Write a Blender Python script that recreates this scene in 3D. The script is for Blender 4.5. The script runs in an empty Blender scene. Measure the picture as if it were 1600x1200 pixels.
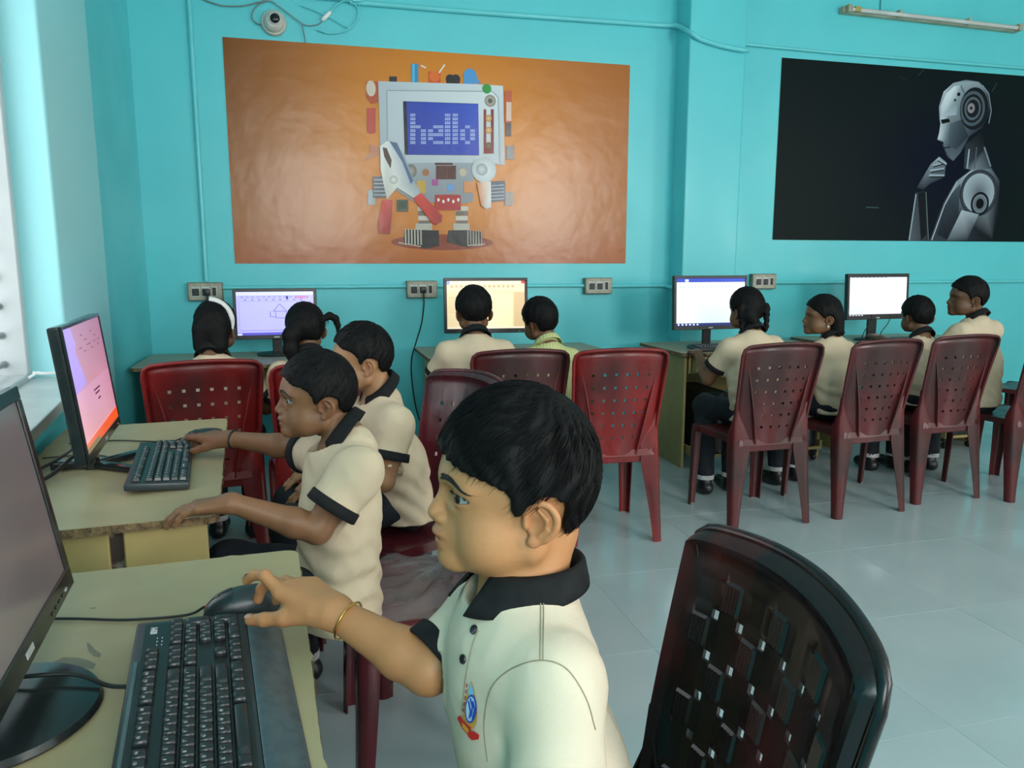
import bpy, bmesh, math, random
import numpy as np
from mathutils import Vector, Matrix
random.seed(7); rng = np.random.default_rng(7)
SC = bpy.context.scene
COL = SC.collection

# ------------------------------------------------------------------ camera
EYE = 1.25; FPX = 1200.0
YAW = math.radians(14.7); PITCH = math.radians(9.0)
cam_data = bpy.data.cameras.new('camera'); cam_data.sensor_width = 36.0
cam_data.lens = FPX / 1600.0 * 36.0; cam_data.clip_start = 0.02
cam = bpy.data.objects.new('camera', cam_data); COL.objects.link(cam)
cam.location = (0, 0, EYE)
cam.rotation_euler = (math.pi / 2 - PITCH, 0, -YAW)
SC.camera = cam

# ------------------------------------------------------------------ world, daylight, exposure
SC.view_settings.view_transform = 'Standard'; SC.view_settings.look = 'None'
SC.view_settings.exposure = 0.35; SC.view_settings.gamma = 1.0
SC.view_settings.use_curve_mapping = False
world = bpy.data.worlds.new('World'); SC.world = world; world.use_nodes = True
bg = world.node_tree.nodes['Background']
bg.inputs[0].default_value = (0.95, 0.98, 1.0, 1); bg.inputs[1].default_value = 1.1
def area(name, loc, rot, sx, sy, power, color=(1, 1, 1)):
    d = bpy.data.lights.new(name, 'AREA'); d.shape = 'RECTANGLE'; d.size = sx; d.size_y = sy
    d.energy = power; d.color = color
    o = bpy.data.objects.new(name, d); COL.objects.link(o); o.location = loc; o.rotation_euler = rot
    return o
# daylight through the windows behind the camera and in the left wall
REAR_Y = -2.4
WARM = (1.0, .98, .95)
area('daylight_rear_left', (0.2, REAR_Y - .12, 2.17), (math.pi/2, 0, 0), 1.2, 1.55, 75, WARM)
area('daylight_rear_right', (3.75, REAR_Y - .12, 2.17), (math.pi/2, 0, 0), 1.4, 1.55, 95, WARM)
area('daylight_right', (7.08, -1.25, 1.75), (math.pi/2, 0, math.pi/2), 1.4, 1.6, 70, WARM)
area('daylight_left', (-1.16, 2.35, 1.62), (math.pi/2, 0, -math.pi/2 + math.radians(7)), 1.5, 1.5, 8, (.94, .98, 1))

# ------------------------------------------------------------------ camera geometry: a photograph pixel on a known plane
_cy, _sy, _cp, _sp = math.cos(YAW), math.sin(YAW), math.cos(PITCH), math.sin(PITCH)
FW = np.array([_sy * _cp, _cy * _cp, -_sp]); RT = np.array([_cy, -_sy, 0.0]); UP = np.cross(RT, FW)
CAM = np.array([0, 0, EYE])
def ray(px, py): return FW + RT * (px - 800) / FPX - UP * (py - 600) / FPX
def atZ(px, py, z): d = ray(px, py); return CAM + d * ((z - EYE) / d[2])
def atY(px, py, y): d = ray(px, py); return CAM + d * (y / d[1])
def atX(px, py, x): d = ray(px, py); return CAM + d * (x / d[0])
def atD(px, py, dep): return CAM + ray(px, py) * dep

# ------------------------------------------------------------------ materials
def _srgb(c):
    if isinstance(c, str):
        c = tuple(int(c[i:i+2], 16) / 255 for i in (1, 3, 5))
        c = tuple(x / 12.92 if x <= .04045 else ((x + .055) / 1.055) ** 2.4 for x in c)
    return (c[0], c[1], c[2], 1.0)
def mat(name, color, rough=.5, metal=0., var=None, bump=None, spec=.5, coat=0., attr=None, trans=0., alpha=1., sss=0.,
        stretch=(1, 1, 1), emit=None, rvar=None):
    """var=(color2, scale, low, high): mottling by noise; bump=(scale, strength)"""
    m = bpy.data.materials.new(name); m.use_nodes = True
    nt = m.node_tree; b = nt.nodes['Principled BSDF']; L = nt.links
    b.inputs['Base Color'].default_value = _srgb(color); b.inputs['Roughness'].default_value = rough
    b.inputs['Metallic'].default_value = metal; b.inputs['Specular IOR Level'].default_value = spec
    b.inputs['Coat Weight'].default_value = coat; b.inputs['Coat Roughness'].default_value = .15
    b.inputs['Transmission Weight'].default_value = trans; b.inputs['Alpha'].default_value = alpha
    if sss:
        b.inputs['Subsurface Weight'].default_value = sss; b.inputs['Subsurface Scale'].default_value = .006
        b.inputs['Subsurface Radius'].default_value = (1, .35, .2)
    co = None
    if var or bump or rvar:
        tc = nt.nodes.new('ShaderNodeTexCoord'); mp = nt.nodes.new('ShaderNodeMapping')
        mp.inputs['Scale'].default_value = stretch
        L.new(tc.outputs['Object'], mp.inputs[0]); co = mp.outputs[0]
    src = None
    if attr:
        at = nt.nodes.new('ShaderNodeAttribute'); at.attribute_name = attr
        src = at.outputs['Color']; L.new(src, b.inputs['Base Color'])
    if var:
        n = nt.nodes.new('ShaderNodeTexNoise'); n.inputs['Scale'].default_value = var[1]; n.inputs['Detail'].default_value = 4
        L.new(co, n.inputs['Vector'])
        r = nt.nodes.new('ShaderNodeMapRange'); r.inputs[1].default_value = var[2]; r.inputs[2].default_value = var[3]
        L.new(n.outputs[0], r.inputs[0])
        mx = nt.nodes.new('ShaderNodeMix'); mx.data_type = 'RGBA'
        L.new(r.outputs[0], mx.inputs[0])
        if src is not None: L.new(src, mx.inputs[6])
        else: mx.inputs[6].default_value = _srgb(color)
        mx.inputs[7].default_value = _srgb(var[0]); L.new(mx.outputs[2], b.inputs['Base Color'])
    if rvar:
        n = nt.nodes.new('ShaderNodeTexNoise'); n.inputs['Scale'].default_value = rvar[0]; n.inputs['Detail'].default_value = 3
        L.new(co, n.inputs['Vector'])
        r = nt.nodes.new('ShaderNodeMapRange'); r.inputs[1].default_value = .35; r.inputs[2].default_value = .65
        r.inputs[3].default_value = rvar[1]; r.inputs[4].default_value = rvar[2]
        L.new(n.outputs[0], r.inputs[0]); L.new(r.outputs[0], b.inputs['Roughness'])
    if bump:
        n = nt.nodes.new('ShaderNodeTexNoise'); n.inputs['Scale'].default_value = bump[0]; n.inputs['Detail'].default_value = 3
        L.new(co, n.inputs['Vector'])
        bp = nt.nodes.new('ShaderNodeBump'); bp.inputs['Strength'].default_value = bump[1]; bp.inputs['Distance'].default_value = .01
        L.new(n.outputs[0], bp.inputs['Height']); L.new(bp.outputs[0], b.inputs['Normal'])
    if emit:
        if attr: L.new(src, b.inputs['Emission Color'])
        else: b.inputs['Emission Color'].default_value = _srgb(color)
        b.inputs['Emission Strength'].default_value = emit
    return m

# ------------------------------------------------------------------ mesh helpers
def link(o, parent=None):
    COL.objects.link(o)
    if parent is not None: o.parent = parent
    return o
def mesh_obj(name, V, F, m, parent=None, smooth=False, loc=None):
    me = bpy.data.meshes.new(name)
    me.from_pydata([tuple(map(float, v)) for v in V], [], [tuple(map(int, f)) for f in F])
    if smooth: me.polygons.foreach_set('use_smooth', [True] * len(me.polygons))
    if m is not None: me.materials.append(m)
    me.update()
    o = bpy.data.objects.new(name, me); link(o, parent)
    if loc is not None: o.location = loc
    return o
def tag(o, label, cat, group=None, kind=None):
    if label: o['label'] = label
    if cat: o['category'] = cat
    if group: o['group'] = group
    if kind: o['kind'] = kind
    return o
def struct(o): o['kind'] = 'structure'; return o
def empty(name, loc, rz=0.):
    o = bpy.data.objects.new(name, None); o.empty_display_size = .1; COL.objects.link(o)
    o.location = loc; o.rotation_euler = (0, 0, rz); return o
def shade(o, ang=35):
    me = o.data; me.polygons.foreach_set('use_smooth', [True] * len(me.polygons))
    me.set_sharp_from_angle(angle=math.radians(ang)); return o

class MB:
    """collects boxes, bars, tubes, prisms and lathes into one mesh"""
    def __init__(s): s.V = []; s.F = []
    def add(s, V, F, M=None):
        k = len(s.V)
        if M is not None: V = [M @ Vector(v) for v in V]
        s.V += [tuple(v) for v in V]; s.F += [tuple(i + k for i in f) for f in F]; return s
    def rbox(s, c, size, bev=0., seg=2, M=None, taper=None):
        bm = bmesh.new(); bmesh.ops.create_cube(bm, size=1)
        for v in bm.verts:
            t = 1.0
            if taper is not None and v.co.z > 0: t = taper
            v.co = Vector((v.co.x * size[0] * t, v.co.y * size[1] * t, v.co.z * size[2]))
        if bev > 0:
            bmesh.ops.bevel(bm, geom=list(bm.edges), offset=bev, segments=seg, affect='EDGES', profile=.6)
        bm.verts.ensure_lookup_table(); bm.verts.index_update()
        T = Matrix.Translation(c) if M is None else M @ Matrix.Translation(c)
        s.add([v.co.copy() for v in bm.verts], [[v.index for v in f.verts] for f in bm.faces], T); bm.free(); return s
    def tube(s, pts, r, seg=8, cap=True, flat=None):
        P = [Vector(p) for p in pts]; n = len(P); R = r if hasattr(r, '__len__') else [r] * n
        T = []
        for i in range(n):
            t = (P[min(i + 1, n - 1)] - P[max(i - 1, 0)])
            T.append(t.normalized() if t.length > 1e-9 else Vector((0, 0, 1)))
        up = Vector((0, 0, 1)) if abs(T[0].z) < .9 else Vector((1, 0, 0))
        k = len(s.V); nrm = (up - T[0] * up.dot(T[0])).normalized()
        for i in range(n):
            nrm = (nrm - T[i] * nrm.dot(T[i]))
            nrm = nrm.normalized() if nrm.length > 1e-6 else T[i].orthogonal().normalized()
            bn = T[i].cross(nrm)
            for j in range(seg):
                a = 2 * math.pi * j / seg
                s.V.append(tuple(P[i] + (nrm * math.cos(a) + bn * math.sin(a)) * R[i]))
        for i in range(n - 1):
            for j in range(seg):
                a = k + i * seg + j; b = k + i * seg + (j + 1) % seg
                s.F.append((a, b, b + seg, a + seg))
        if cap:
            s.F.append(tuple(k + j for j in reversed(range(seg)))); s.F.append(tuple(k + (n - 1) * seg + j for j in range(seg)))
        return s
    def lathe(s, prof, seg=24, M=None):
        V = []; F = []; n = len(prof)
        for (r, z) in prof:
            for j in range(seg):
                a = 2 * math.pi * j / seg; V.append((r * math.cos(a), r * math.sin(a), z))
        for i in range(n - 1):
            for j in range(seg):
                a = i * seg + j; b = i * seg + (j + 1) % seg; F.append((a, b, b + seg, a + seg))
        F.append(tuple(reversed(range(seg)))); F.append(tuple((n - 1) * seg + j for j in range(seg)))
        return s.add(V, F, M)
    def prism(s, poly, h, M=None):
        """poly in xy, extruded from z=0 to z=h"""
        n = len(poly); V = [(x, y, 0) for x, y in poly] + [(x, y, h) for x, y in poly]
        F = [tuple(reversed(range(n))), tuple(range(n, 2 * n))]
        F += [(i, (i + 1) % n, n + (i + 1) % n, n + i) for i in range(n)]
        return s.add(V, F, M)
    def build(s, name, m, parent=None, smooth=None, loc=None):
        o = mesh_obj(name, s.V, s.F, m, parent, loc=loc)
        if smooth: shade(o, smooth)
        return o
def copy_tree(o, parent=None):
    c = o.copy(); COL.objects.link(c)
    if parent is not None: c.parent = parent
    for ch in list(o.children): copy_tree(ch, c)
    return c
def spline(pts, n=8):
    """Catmull-Rom through points"""
    P = np.array(pts, float); P = np.vstack([2 * P[0] - P[1], P, 2 * P[-1] - P[-2]]); out = []
    for i in range(1, len(P) - 2):
        for t in np.linspace(0, 1, n, endpoint=False):
            a, b, c, d = P[i-1:i+3]
            out.append(.5 * ((2*b) + (c-a)*t + (2*a-5*b+4*c-d)*t*t + (-a+3*b-3*c+d)*t**3))
    out.append(P[-2]); return np.array(out)

class Print:
    """flat printed picture: coloured polygons in (u,v) metres on a sheet, each a hair above the last"""
    def __init__(s): s.V = []; s.F = []; s.C = []; s.z = 0.
    def poly(s, pts, col, dz=.00015):
        s.z += dz; k = len(s.V); n = len(pts)
        cols = [_srgb(c)[:3] for c in col] if isinstance(col, list) else [_srgb(col)[:3]] * n
        s.V += [(p[0], p[1], s.z) for p in pts]; s.F.append(tuple(range(k, k + n))); s.C += cols
    def rect(s, x0, y0, x1, y1, col): s.poly([(x0, y0), (x1, y0), (x1, y1), (x0, y1)], col)
    def rects(s, L, col):
        s.z += .00015; c = _srgb(col)[:3]
        for x0, y0, x1, y1 in L:
            k = len(s.V); s.V += [(x0, y0, s.z), (x1, y0, s.z), (x1, y1, s.z), (x0, y1, s.z)]
            s.F.append((k, k+1, k+2, k+3)); s.C += [c] * 4
    def disc(s, x, y, r, col, ry=None, n=20, col2=None, rot=0.):
        ry = ry or r; c, q = math.cos(rot), math.sin(rot); pts = []
        for i in range(n):
            a = 2 * math.pi * i / n; X = r * math.cos(a); Y = ry * math.sin(a)
            pts.append((x + X * c - Y * q, y + X * q + Y * c))
        if col2 is None: s.poly(pts, col)
        else:
            s.z += .00015; k = len(s.V); s.V.append((x, y, s.z)); s.C.append(_srgb(col2)[:3])
            s.V += [(p[0], p[1], s.z) for p in pts]; s.C += [_srgb(col)[:3]] * n
            s.F += [(k, k + 1 + i, k + 1 + (i + 1) % n) for i in range(n)]
    def line(s, pts, w, col):
        P = [np.array(p, float) for p in pts]
        for a, b in zip(P[:-1], P[1:]):
            d = b - a; l = np.linalg.norm(d)
            if l < 1e-9: continue
            n = np.array([-d[1], d[0]]) / l * w / 2
            s.poly([a - n, b - n, b + n, a + n], col, dz=.00003)
    def build(s, name, m, parent, M):
        """M: 4x4 from (u,v,z) to the parent's space"""
        V = [M @ Vector(v) for v in s.V]
        o = mesh_obj(name, V, s.F, m, parent)
        a = o.data.color_attributes.new('Col', 'FLOAT_COLOR', 'POINT')
        a.data.foreach_set('color', [x for c in s.C for x in (c[0], c[1], c[2], 1.0)])
        return o
def text_mesh(txt, size, depth=.0004):
    cu = bpy.data.curves.new('t', 'FONT'); cu.body = txt; cu.size = size; cu.extrude = depth; cu.resolution_u = 2
    cu.align_x = 'CENTER'; cu.align_y = 'CENTER'
    o = bpy.data.objects.new('t', cu); COL.objects.link(o)
    bpy.context.view_layer.update()
    dg = bpy.context.evaluated_depsgraph_get()
    me = bpy.data.meshes.new_from_object(o.evaluated_get(dg))
    V = [tuple(v.co) for v in me.vertices]; F = [tuple(p.vertices) for p in me.polygons]
    bpy.data.objects.remove(o); bpy.data.curves.remove(cu); bpy.data.meshes.remove(me)
    return V, F
# ================================================================== the room
WY = 4.95           # back wall plane
TEAL = (.118, .66, .715)
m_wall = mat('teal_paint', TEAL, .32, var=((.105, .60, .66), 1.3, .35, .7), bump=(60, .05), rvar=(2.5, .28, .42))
m_wall_lit = mat('teal_paint_lit', (.36, .80, .85), .38, var=((.33, .75, .80), 1.1, .35, .7), bump=(60, .05))  # wall teal lightened for the pier: its brighter light is in the colour
m_cream = mat('cream_wall', (.72, .70, .64), .6, var=((.66, .64, .58), 2, .4, .7))
m_ceil = mat('ceiling_white', (.80, .84, .84), .7, var=((.74, .78, .78), 2, .4, .7))
m_white = mat('white_gloss_paint', (.80, .84, .84), .3, var=((.70, .75, .76), 6, .4, .8))
m_frame = mat('window_white', (.52, .57, .58), .35, var=((.45, .50, .51), 6, .4, .8))
m_bar = mat('bar_grey', (.22, .26, .27), .4, var=((.17, .20, .21), 12, .4, .8))
m_sill = mat('sill_stone', (.55, .62, .62), .35, var=((.42, .50, .50), 9, .4, .75))
m_tile = mat('floor_tile', (.42, .505, .52), .12, var=((.365, .455, .465), 2.2, .35, .7), rvar=(3.5, .10, .22))
m_grout = mat('grout', (.35, .42, .43), .7, var=((.24, .29, .29), 8, .4, .7))
RX = 7.0; CEIL = 3.2

fl = MB().rbox(((RX - 1.6) / 2, (WY + REAR_Y) / 2, -.06), (RX + 1.6, WY - REAR_Y, .112)).build('floor', m_grout); struct(fl)
TS = .6; tb = MB().rbox((0, 0, -.006), (TS - .0008, TS - .0008, .012), .0005, 1); proto = None
for i in range(15):
    for j in range(13):
        x = 1.648 - TS*5 + TS * (i + .5 - .0); y = 1.55 + TS*6 - TS * (j + .5)
        if x > RX + .2 or y > WY + .2 or y - .3 < REAR_Y - .3: continue
        if proto is None:
            proto = tb.build('tile', m_tile, fl); o = proto
        else:
            o = bpy.data.objects.new('tile', proto.data); link(o, fl)
        o.location = (x, y, random.uniform(-.0003, .0003))
struct(MB().rbox(((RX - 1.6) / 2, (WY + REAR_Y) / 2, CEIL + .06), (RX + 2.2, WY - REAR_Y + .6, .12)).build('ceiling', m_ceil))
# back wall with its column
wb = MB(); wb.rbox(((RX - 1.3) / 2, WY + .1, CEIL / 2), (RX + 1.5, .2, CEIL)); wb.build('wall_back', m_wall)
struct(bpy.data.objects['wall_back'])
COLX0, COLX1, COLY = 2.43, 2.835, 4.757
c_ = MB().rbox(((COLX0 + COLX1) / 2, (WY + COLY) / 2 + .01, CEIL / 2), (COLX1 - COLX0, WY - COLY + .02, CEIL), .012, 3).build('column', m_wall, bpy.data.objects['wall_back'], smooth=40)
# left wall: recessed corner, pier with brighter light painted in, then the slanted window bay
wl = MB(); wl.rbox((-.918 - .15, (3.80 + WY) / 2, CEIL / 2), (.3, WY - 3.80, CEIL)); wl = struct(wl.build('wall_left', m_wall))
AX, AY = -.88, 3.17
MB().rbox((AX - .17, (AY + 3.86) / 2, CEIL / 2), (.34, 3.86 - AY, CEIL), .018, 3).build('pier', m_wall_lit, wl, smooth=40)
th = math.radians(7); ML = Matrix.Translation((AX, AY, 0)) @ Matrix(((math.sin(th), math.cos(th), 0, 0), (-math.cos(th), math.sin(th), 0, 0), (0, 0, 1, 0), (0, 0, 0, 1)))
# local: x along the wall towards the camera, y into the room, z up
SO, Z0, Z1 = 1.65, .80, 2.55
wn = MB()
wn.rbox((SO / 2, -.15, Z0 / 2), (SO, .30, Z0), M=ML)
wn.rbox((SO / 2, -.15, (Z1 + CEIL) / 2), (SO, .30, CEIL - Z1), M=ML)
wn.rbox((SO + 2.1, -.15, CEIL / 2), (4.2, .30, CEIL), M=ML)
wn.build('window_bay_wall', m_wall, wl)
# window in the bay: frame, mullion, bars, sill
w1 = struct(empty('window_1', ML @ Vector((SO / 2, -.2, Z0))))
w1['label'] = 'white framed window with horizontal security bars in the left wall'
def inw(b, name, m, par=w1, sm=None):
    o = b.build(name, m, par, smooth=sm); o.matrix_parent_inverse = Matrix.Translation(-w1.location); return o
f = MB(); FY, FD = -.205, .17
f.rbox((.03, FY, (Z0 + Z1) / 2), (.06, FD, Z1 - Z0), .004, 1, ML); f.rbox((SO - .03, FY, (Z0 + Z1) / 2), (.06, FD, Z1 - Z0), .004, 1, ML)
f.rbox((SO / 2, FY, Z0 + .025), (SO - .12, FD, .05), .004, 1, ML); f.rbox((SO / 2, FY, Z1 - .03), (SO - .12, FD, .06), .004, 1, ML)
inw(f, 'window_frame', m_frame)
inw(MB().rbox((.55, -.15, (Z0 + Z1) / 2), (.05, .06, Z1 - Z0 - .1), .004, 1, ML), 'mullion', m_frame)
inw(MB().rbox((1.1, -.15, (Z0 + Z1) / 2), (.05, .06, Z1 - Z0 - .1), .004, 1, ML), 'mullion', m_frame)
for k in range(16):
    z = Z0 + .09 + k * .103
    b = MB(); b.tube([ML @ Vector((.05, -.19, z)), ML @ Vector((SO - .05, -.19, z))], .0075, 10)
    for s_ in (.062, SO - .062): b.lathe([(.013, -.006), (.013, .006)], 12, ML @ Matrix.Translation((s_, -.19, z)) @ Matrix.Rotation(math.pi/2, 4, 'Y'))
    inw(b, 'window_bar', m_bar, sm=40)
inw(MB().rbox((SO / 2 - .0, -.04, Z0 + .012), (SO + .06, .20, .035), .005, 2, ML), 'window_sill', m_sill)
b = MB(); b.tube(spline([ML @ Vector(p) for p in [(.10, -.10, Z0 + .06), (.09, -.06, Z0 + .055), (.05, .0, Z0 + .05), (.02, .07, Z0 + .036)]], 4), .006, 8)
b.tube(spline([ML @ Vector(p) for p in [(.12, -.11, Z0 + .045), (.09, -.085, Z0 + .06), (.06, -.09, Z0 + .05)]], 4), .005, 8)
tag(b.build('window_latch_stay', m_white, smooth=40), 'white metal casement stay lying across the left window sill', 'stay')
# rear and right walls with windows (behind and beside the camera)
def wall_openings(name, axis, pos, a0, a1, ops, z0, z1, th, n0):
    b = MB(); e = a0
    def seg(x0, x1, zz0, zz1):
        if axis == 'y': b.rbox(((x0 + x1) / 2, pos, (zz0 + zz1) / 2), (x1 - x0, th, zz1 - zz0))
        else: b.rbox((pos, (x0 + x1) / 2, (zz0 + zz1) / 2), (th, x1 - x0, zz1 - zz0))
    for i, (o0, o1) in enumerate(ops):
        seg(e, o0, 0, CEIL); seg(o0, o1, 0, z0); seg(o0, o1, z1, CEIL); e = o1
        w = MB()
        for q in (o0 + .03, (o0 + o1) / 2, o1 - .03):
            if axis == 'y': w.rbox((q, pos, (z0 + z1) / 2), (.05, .06, z1 - z0))
            else: w.rbox((pos, q, (z0 + z1) / 2), (.06, .05, z1 - z0))
        for zz in (z0 + .03, z1 - .03):
            if axis == 'y': w.rbox(((o0 + o1) / 2, pos, zz), (o1 - o0, .06, .05))
            else: w.rbox((pos, (o0 + o1) / 2, zz), (.06, o1 - o0, .05))
        struct(w.build('window_%d' % (n0 + i), m_white))
    seg(e, a1, 0, CEIL); struct(b.build(name, m_cream))
wall_openings('wall_rear', 'y', REAR_Y - .1, -1.6, RX + .2, [(-.45, .85), (3.0, 4.5)], 1.35, 3.0, .2, 2)
wall_openings('wall_right', 'x', RX + .1, REAR_Y, WY, [(-2.0, -.5)], .9, 2.6, .2, 4)

# ------------------------------------------------------------------ conduits
m_pipe = mat('painted_conduit', (.15, .68, .73), .28, var=((.13, .62, .67), 5, .4, .7))
def pipe(label, pts, r=.0125):
    b = MB(); b.tube(pts, r, 10); o = b.build('conduit_pipe', m_pipe, smooth=45); tag(o, label, 'pipe', 'painted conduits on the back wall'); return o
Y1 = WY - .014
pipe('vertical teal conduit running down to the socket nearest the corner', [(-.592, Y1, 3.19), (-.592, Y1, 1.14)], .014)
pipe('horizontal teal conduit below the orange poster, between the first two sockets', [(-.52, Y1, 1.10), (.62, Y1, 1.10)])
pipe('horizontal teal conduit behind the middle monitor, between second and third sockets', [(.77, Y1, 1.10), (1.81, Y1, 1.095)])
pipe('short teal conduit from the third socket onto the wall column', spline([(1.97, Y1, 1.09), (2.34, Y1, 1.09), (2.40, Y1 - .02, 1.085), (2.415, COLY + .05, 1.07), (2.425, COLY - .02, 1.06), (2.6, COLY - .014, 1.055), (2.80, COLY - .014, 1.055)], 5))
pipe('low teal conduit along the wall behind the two right monitors', [(3.25, Y1, 1.105), (6.95, Y1, 1.10)])
pipe('sagging teal conduit across the top of the orange poster wall', spline([(.30, Y1, 2.775), (1.0, Y1, 2.775), (1.9, Y1, 2.785), (2.30, Y1, 2.79), (2.40, Y1 - .05, 2.78), (2.425, COLY - .015, 2.70), (2.5, COLY - .014, 2.665), (2.65, COLY - .014, 2.635), (2.80, COLY - .016, 2.62), (2.86, COLY + .02, 2.63)], 6), .016)
pipe('thin teal conduit above the dark robot poster', [(2.9, Y1, 2.715), (3.6, Y1, 2.705), (6.95, Y1, 2.70)], .011)
pipe('thin vertical teal conduit rising from the tube light', [(4.0, Y1, 2.99), (4.0, Y1, 3.19)], .007)
b = MB().rbox((.20, Y1 - .01, 2.79), (.36, .03, .035), .004, 1); b.rbox((.335, Y1 - .012, 2.815), (.045, .045, .09), .006, 2)
tag(b.build('conduit_joint', m_pipe), 'boxy teal conduit joint at the top edge above the orange poster', 'conduit')

# ------------------------------------------------------------------ sockets
m_plate = mat('socket_plate', (.46, .43, .33), .45, var=((.33, .31, .24), 25, .4, .7))
m_back = mat('socket_box', (.20, .19, .15), .5, var=((.13, .13, .1), 25, .4, .7))
m_sw = mat('switch_white', (.62, .64, .60), .4, var=((.5, .52, .5), 30, .4, .7))
m_black = mat('black_plastic', (.012, .014, .014), .38, var=((.02, .023, .023), 30, .4, .7), bump=(300, .04))
def socket(cx, cz, label, plug=None, y=WY):
    e = empty('wall_socket', (cx, y, cz)); tag(e, label, 'socket', 'wall sockets')
    MB().rbox((0, -.022, 0), (.195, .044, .108), .004, 2).build('back_box', m_back, e)
    MB().rbox((0, -.047, 0), (.186, .008, .099), .003, 2).build('cover_plate', m_plate, e)
    for i, x in enumerate((-.052, 0.004, .052)):
        w = .05 if i < 2 else .032
        md = MB().rbox((x, -.052, 0), (w, .008, .062), .002, 1).build('switch_module', m_sw, e)
        if i < 2:
            h = MB().rbox((x, -.0575, -.003), (w * .78, .005, .042), .002, 1)
        else: h = MB().rbox((x, -.0575, 0), (w * .62, .007, .048), .003, 1)
        h.build('outlet' if i < 2 else 'rocker', m_black, md)
    for sx in (-1, 1):
        for sz in (-1, 1):
            MB().lathe([(.0035, -.001), (.0035, .002)], 10, Matrix.Translation((sx * .085, -.052, sz * .041)) @ Matrix.Rotation(math.pi/2, 4, 'X')).build('screw', m_back, e)
    return e
socket(-.598, 1.078, 'beige wall socket nearest the corner, below the vertical conduit')
socket(.695, 1.080, 'beige wall socket left of the middle monitor with a hanging black lead')
socket(1.893, 1.093, 'beige wall socket right of the middle monitor, nothing plugged in')
socket(3.155, 1.115, 'beige wall socket half hidden behind the girl with two braids')
def cable(name, label, pts, r=.0035, n=8, m=None, cat='cable', grp=None):
    o = MB().tube(spline(pts, n), r, 8).build(name, m or m_black, smooth=50); return tag(o, label, cat, grp)
def plug(x, z, label, y=WY - .058):
    b = MB().rbox((x, y - .018, z), (.036, .036, .04), .008, 2); b.lathe([(.008, 0), (.005, .03)], 10, Matrix.Translation((x, y - .02, z - .05)))
    o = b.build('power_plug', m_black, smooth=40); return tag(o, label, 'plug')
plug(.70, 1.078, 'black power plug in the wall socket left of the middle monitor')
plug(-.585, 1.075, 'black power plug in the corner wall socket behind the ribboned girl')
cable('power_cable', 'black power lead hanging from the socket left of the middle monitor',
      [(.70, WY-.08, 1.03), (.70, WY-.08, .98), (.685, WY-.06, .86), (.65, WY-.04, .74), (.62, WY-.03, .62), (.625, WY-.03, .45), (.66, WY-.03, .25), (.75, WY-.05, .05)], .0045)
cable('power_cable', 'black power lead dropping from the corner socket behind the ribboned girl',
      [(-.585, WY-.08, 1.03), (-.58, WY-.08, .98), (-.55, WY-.06, .86), (-.53, WY-.05, .76)], .0045)

# ------------------------------------------------------------------ wall things up high
m_grey = mat('grey_wire', (.22, .24, .23), .5, var=((.16, .17, .17), 20, .4, .7))
m_ivory = mat('camera_ivory', (.62, .62, .56), .35, var=((.5, .5, .45), 12, .4, .7))
m_lens = mat('lens_black', (.008, .008, .01), .08, var=((.012, .012, .014), 12, .4, .7))
cx, cz = -.137, 2.625
e = empty('dome_camera', (cx, WY, cz)); tag(e, 'ivory dome security camera on the wall above the orange poster', 'camera')
RX90 = Matrix.Rotation(math.pi/2, 4, 'X')
MB().lathe([(.068, 0), (.072, .008), (.072, .02), (.066, .03)], 32, RX90).build('mount_ring', m_ivory, e, smooth=40)
MB().lathe([(.060, .028), (.058, .045), (.050, .062), (.036, .074), (.0355, .072)], 32, RX90).build('dome', m_ivory, e, smooth=50)
MB().lathe([(.034, .068), (.034, .084), (.031, .088), (.029, .082)], 28, Matrix.Translation((.008, 0, .008)) @ RX90).build('lens_ring', m_white, e, smooth=40)
MB().lathe([(.028, .07), (.028, .082), (.02, .089), (.008, .092)], 24, Matrix.Translation((.008, 0, .008)) @ RX90).build('lens', m_lens, e, smooth=50)
W = lambda px, py, d=.02: atY(px, py, WY - d)
cable('camera_wire', 'grey wire sagging from the top left towards the dome camera', [W(310, -6), W(325, 2), W(350, 9), W(380, 9), W(402, 4), W(416, 2), W(405, 6), W(396, 16), W(394, 28), W(402, 37), W(410, 38)], .0035, m=m_grey)
cable('camera_wire', 'thin grey wire running from above the dome camera to the inline connector', [W(410, 1), W(425, 3), W(445, 17), W(465, 32), W(480, 40), W(497, 38), W(503, 33)], .003, m=m_grey)
cable('camera_wire', 'short grey wire end hanging over the top of the orange poster', [W(472, 38), W(474, 48), W(476, 58), W(477, 66)], .003, m=m_grey)
cable('camera_wire', 'teal wire looping from the inline connector to the conduit joint', [W(517, 18), W(525, 8), W(538, 2), W(553, 6), W(560, 18), W(556, 34), W(540, 48), W(515, 52), W(495, 46)], .0045, m=m_pipe)
cable('camera_wire', 'thin teal wire crossing the loop beside the conduit joint', [W(470, 8), W(495, 18), W(520, 30), W(545, 43), W(556, 34), W(561, 14), W(560, 2)], .003, m=m_pipe)
a_, b2 = W(503, 32), W(517, 18)
tag(MB().tube([a_, a_ * .85 + b2 * .15, a_ * .15 + b2 * .85, b2], [.006, .013, .013, .006], 12).build('inline_connector', m_white, smooth=40), 'white inline wire connector right of the dome camera', 'connector')
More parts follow.
